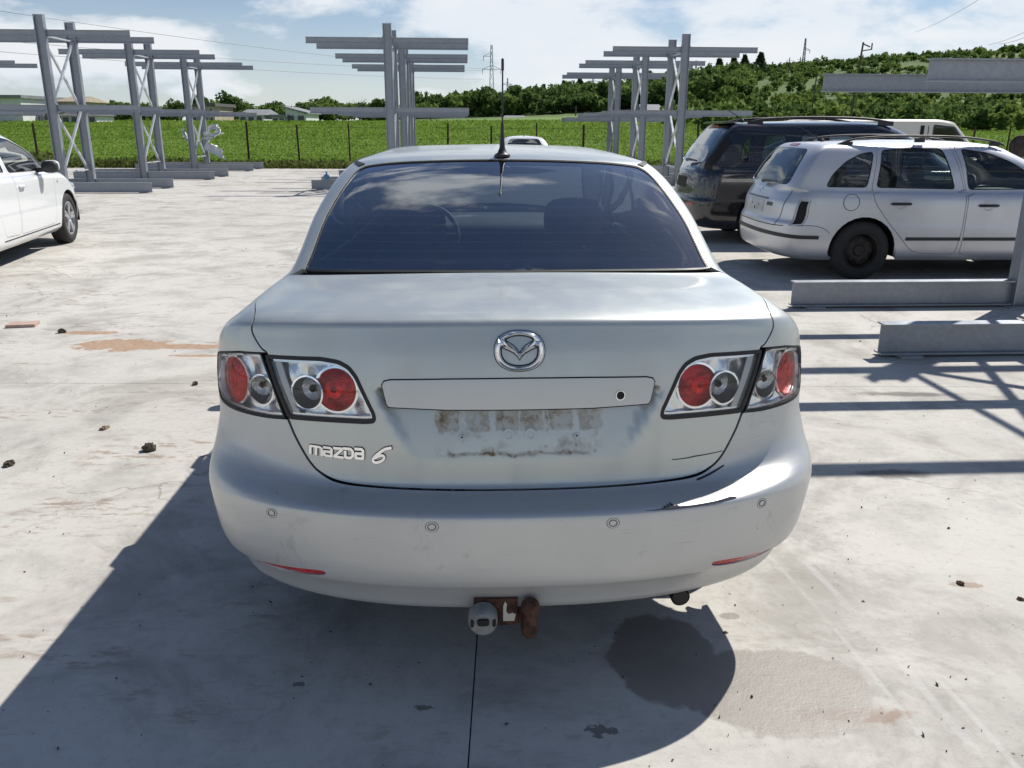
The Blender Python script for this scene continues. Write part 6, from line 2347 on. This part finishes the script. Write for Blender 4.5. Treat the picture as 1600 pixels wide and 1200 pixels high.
def pylon(label, u, vt, vb, d, arms, wbase=.10, t=.16):
    p = at(u, vt, d)
    zb = at(u, vb, d).z
    z0 = min(zb, float(land_z(np.array([p.x]), np.array([d]))[0]))
    h = p.z - z0
    root = empty('power_pylon', (p.x, d, z0))
    tag(root, label, 'pylon', 'power pylons in the distance')
    m = MB()
    w0, w1 = h * wbase, h * .018
    lev = [h * q for q in (0, .16, .30, .43, .55, .66, .76, .85, .93, 1.0)]
    W_ = [w0 + (w1 - w0) * min(1, (z / h) ** .7) for z in lev]
    for sx in (-1, 1):
        for sy in (-1, 1):
            for i in range(len(lev) - 1):
                m.bar((sx * W_[i] / 2, sy * W_[i] / 2, lev[i]), (sx * W_[i + 1] / 2, sy * W_[i + 1] / 2, lev[i + 1]), t)
    for i in range(len(lev) - 1):
        for sx, sy, ex, ey in ((-1, -1, 1, -1), (1, -1, -1, -1), (-1, -1, -1, 1), (1, 1, 1, -1)):
            m.bar((sx * W_[i] / 2, sy * W_[i] / 2, lev[i]), (ex * W_[i + 1] / 2, ey * W_[i + 1] / 2, lev[i + 1]), t * .6)
    m.build('lattice_mast', M['pylon'], root)
    for zf, l0, l1 in arms:
        for sx, ln in ((-1, l0), (1, l1)):
            if ln <= 0:
                continue
            q = MB()
            q.bar((0, 0, h * zf), (sx * ln, 0, h * zf), t)
            q.bar((0, 0, h * zf + h * .05), (sx * ln, 0, h * zf), t * .8)
            a = q.build('cross_arm', M['pylon'], root)
            q = MB()
            q.tube([(sx * ln, 0, h * zf), (sx * ln, 0, h * zf - h * .06)], t * .7, 6)
            q.build('insulator', M['pylon'], a)
    return root


pylon('tall lattice pylon left of the aerial', 768, 70, 195, 330, [(.70, 3.4, 3.4), (.86, 3.0, 0)])
pylon('small distant pylon right of the aerial', 793, 122, 180, 560, [(.66, 3.6, 3.6), (.84, 3.0, 3.0)], t=.24)
pylon('pylon standing on the ridge right of the right rack row', 1259, 60, 112, 420, [(.55, 3.0, 3.0), (.78, 0, 2.5)], t=.2)
pylon('wide distant pylon behind the upper arm of the right rack', 1088, 96, 140, 640, [(.80, 5.5, 5.5), (.97, 4, 4)], t=.26)
pylon('distant pylon behind the third right rack column', 927, 115, 160, 600, [(.8, 4.5, 4.5)], t=.24)
pylon('far pylon low on the ridge left of the lone pine', 1137, 100, 125, 620, [(.85, 8, 8)], t=.26)

M['wood_pole'] = simple('weathered_pole', (.10, .085, .07), .9, 0, .25, 4)


def pole(label, u, vt, d, lean=0.0, arms=(), r=.11):
    p = at(u, vt, d)
    z0 = float(land_z(np.array([p.x]), np.array([d]))[0])
    h = p.z - z0
    root = empty('utility_pole', (p.x - lean * h, d, z0))
    tag(root, label, 'pole', 'utility poles on the hill')
    m = MB()
    m.tube([(0, 0, -.3), (lean * h, 0, h)], [r, r * .75], 8)
    m.build('shaft', M['wood_pole'], root, 50)
    for (dz, x0, x1, dz2) in arms:
        m = MB()
        m.bar((lean * h + x0, 0, h - dz), (lean * h + x1, 0, h - dz2), .07)
        m.build('cross_arm', M['wood_pole'], root)
    return root


pole('leaning pole with lamp bracket above the near rack arm', 1349, 66, 62, .06, [(.55, 0, .65, .45), (.1, 0, .5, .30), (.45, .62, .62, .05)], .085)
pole('thin bare pole on the slope left of the lamp pole', 1276, 118, 78, .035, (), .07)
pole('left one of two small poles on the ridge', 1234, 90, 250, 0, [(.7, -1.1, 1.1, .7), (1.6, -.9, .9, 1.6)], .16)
pole('right one of two small poles on the ridge', 1251, 89, 270, 0, [(.7, -1.0, 1.0, .7), (1.5, -.8, .8, 1.5)], .16)
pole('short pole in front of the hill foot wood', 900, 165, 150, 0, [(.4, -.6, .6, .4)], .12)


def wire(label, a, b, sag, r=.022):
    m = MB()
    a, b = Vector(a), Vector(b)
    pts = []
    for k in range(17):
        t = k / 16
        q = a.lerp(b, t)
        q.z -= sag * 4 * t * (1 - t)
        pts.append(q)
    m.tube(pts, r, 5)
    o = m.build('power_line', M['pylon'], None, True)
    tag(o, label, 'power line', 'power lines across the sky')


wire('uppermost power line sagging towards the tall lattice pylon', at(-60, 8, 150), at(765, 108, 330), 1.5, .05)
wire('middle power line running left from the tall lattice pylon', at(-60, 58, 170), at(757, 110, 330), 1.2, .05)
wire('lowest power line running left from the tall lattice pylon', at(-60, 76, 180), at(757, 124, 330), 1.0, .05)
wire('upper of two wires rising out at the top right corner', at(1545, 70, 60), at(1660, 18, 40), .2, .012)
wire('lower of two wires rising out at the top right corner', at(1560, 69, 60), at(1660, 30, 40), .2, .012)
wire('thin wire crossing the upper right sky towards the ridge', at(1430, 50, 120), at(1560, -20, 60), .3, .016)

# ================================================================ litter on the concrete
M['clod'] = simple('dried_mud_clod', (.085, .065, .05), .95, 0, .4, 40, .6, 60)


def clod(label, x, y, r, seed, mat=None, flat=.55, name='mud_clod'):
    rr = random.Random(seed)
    m = MB()
    m.rbox((0, 0, r * flat * .8), (2 * r, 1.5 * r, 2 * r * flat), 2.2, 7)
    m.V = [p * (1 + rr.uniform(-.28, .22)) for p in m.V]
    o = m.build(name, mat or M['clod'], None, False, (x, y, -.002))
    o.rotation_euler = (0, 0, rr.random() * 6)
    tag(o, label, 'clod', 'dried lumps lying on the concrete')


clod('largest dark mud lump on the concrete left of the saloon', -1.76, 3.80, .036, 1)
clod('smaller dark lump at the left edge of the concrete', -2.33, 3.60, .026, 2)
clod('dark lump beside the brown dirt patch', -3.42, 6.20, .03, 3)
clod('small flat brown lump above the largest mud lump', -2.12, 4.10, .028, 4, simple('tan_clod', (.20, .15, .10), .95, 0, .3, 40), .3)
clod('dark lump just left of the outer tail lamp', -1.93, 4.88, .022, 5)
clod('rust brown bit on the bright concrete at lower right', 1.56, 2.58, .015, 6, M['rust'], .4)
clod('small brown stone near the right edge', 1.71, 2.48, .012, 8, M['rust'], .5)
m = MB()
m.box((0, 0, .012), (.21, .13, .024))
o = m.build('brick_tile', simple('pale_brick', (.46, .33, .27), .9, 0, .15, 20), None, False, (-3.84, 6.42, 0))
o.rotation_euler = (0, 0, R(12))
tag(o, 'flat pale pink brick piece lying near the left edge', 'brick')
n = 1500
yy = 1.2 + 14 * rng.random(n) ** 1.8
xx = (rng.random(n) * 2 - 1) * (yy * .72 + .5)
C = np.stack([xx, yy, np.full(n, .003)], 1)
sz = .0025 + .005 * rng.random(n) ** 3
o = quads_obj('grit', leaf_quads(C, sz, .5, 0), M['clod'])
tag(o, 'fine dark grit strewn over the concrete', 'grit', kind='stuff')
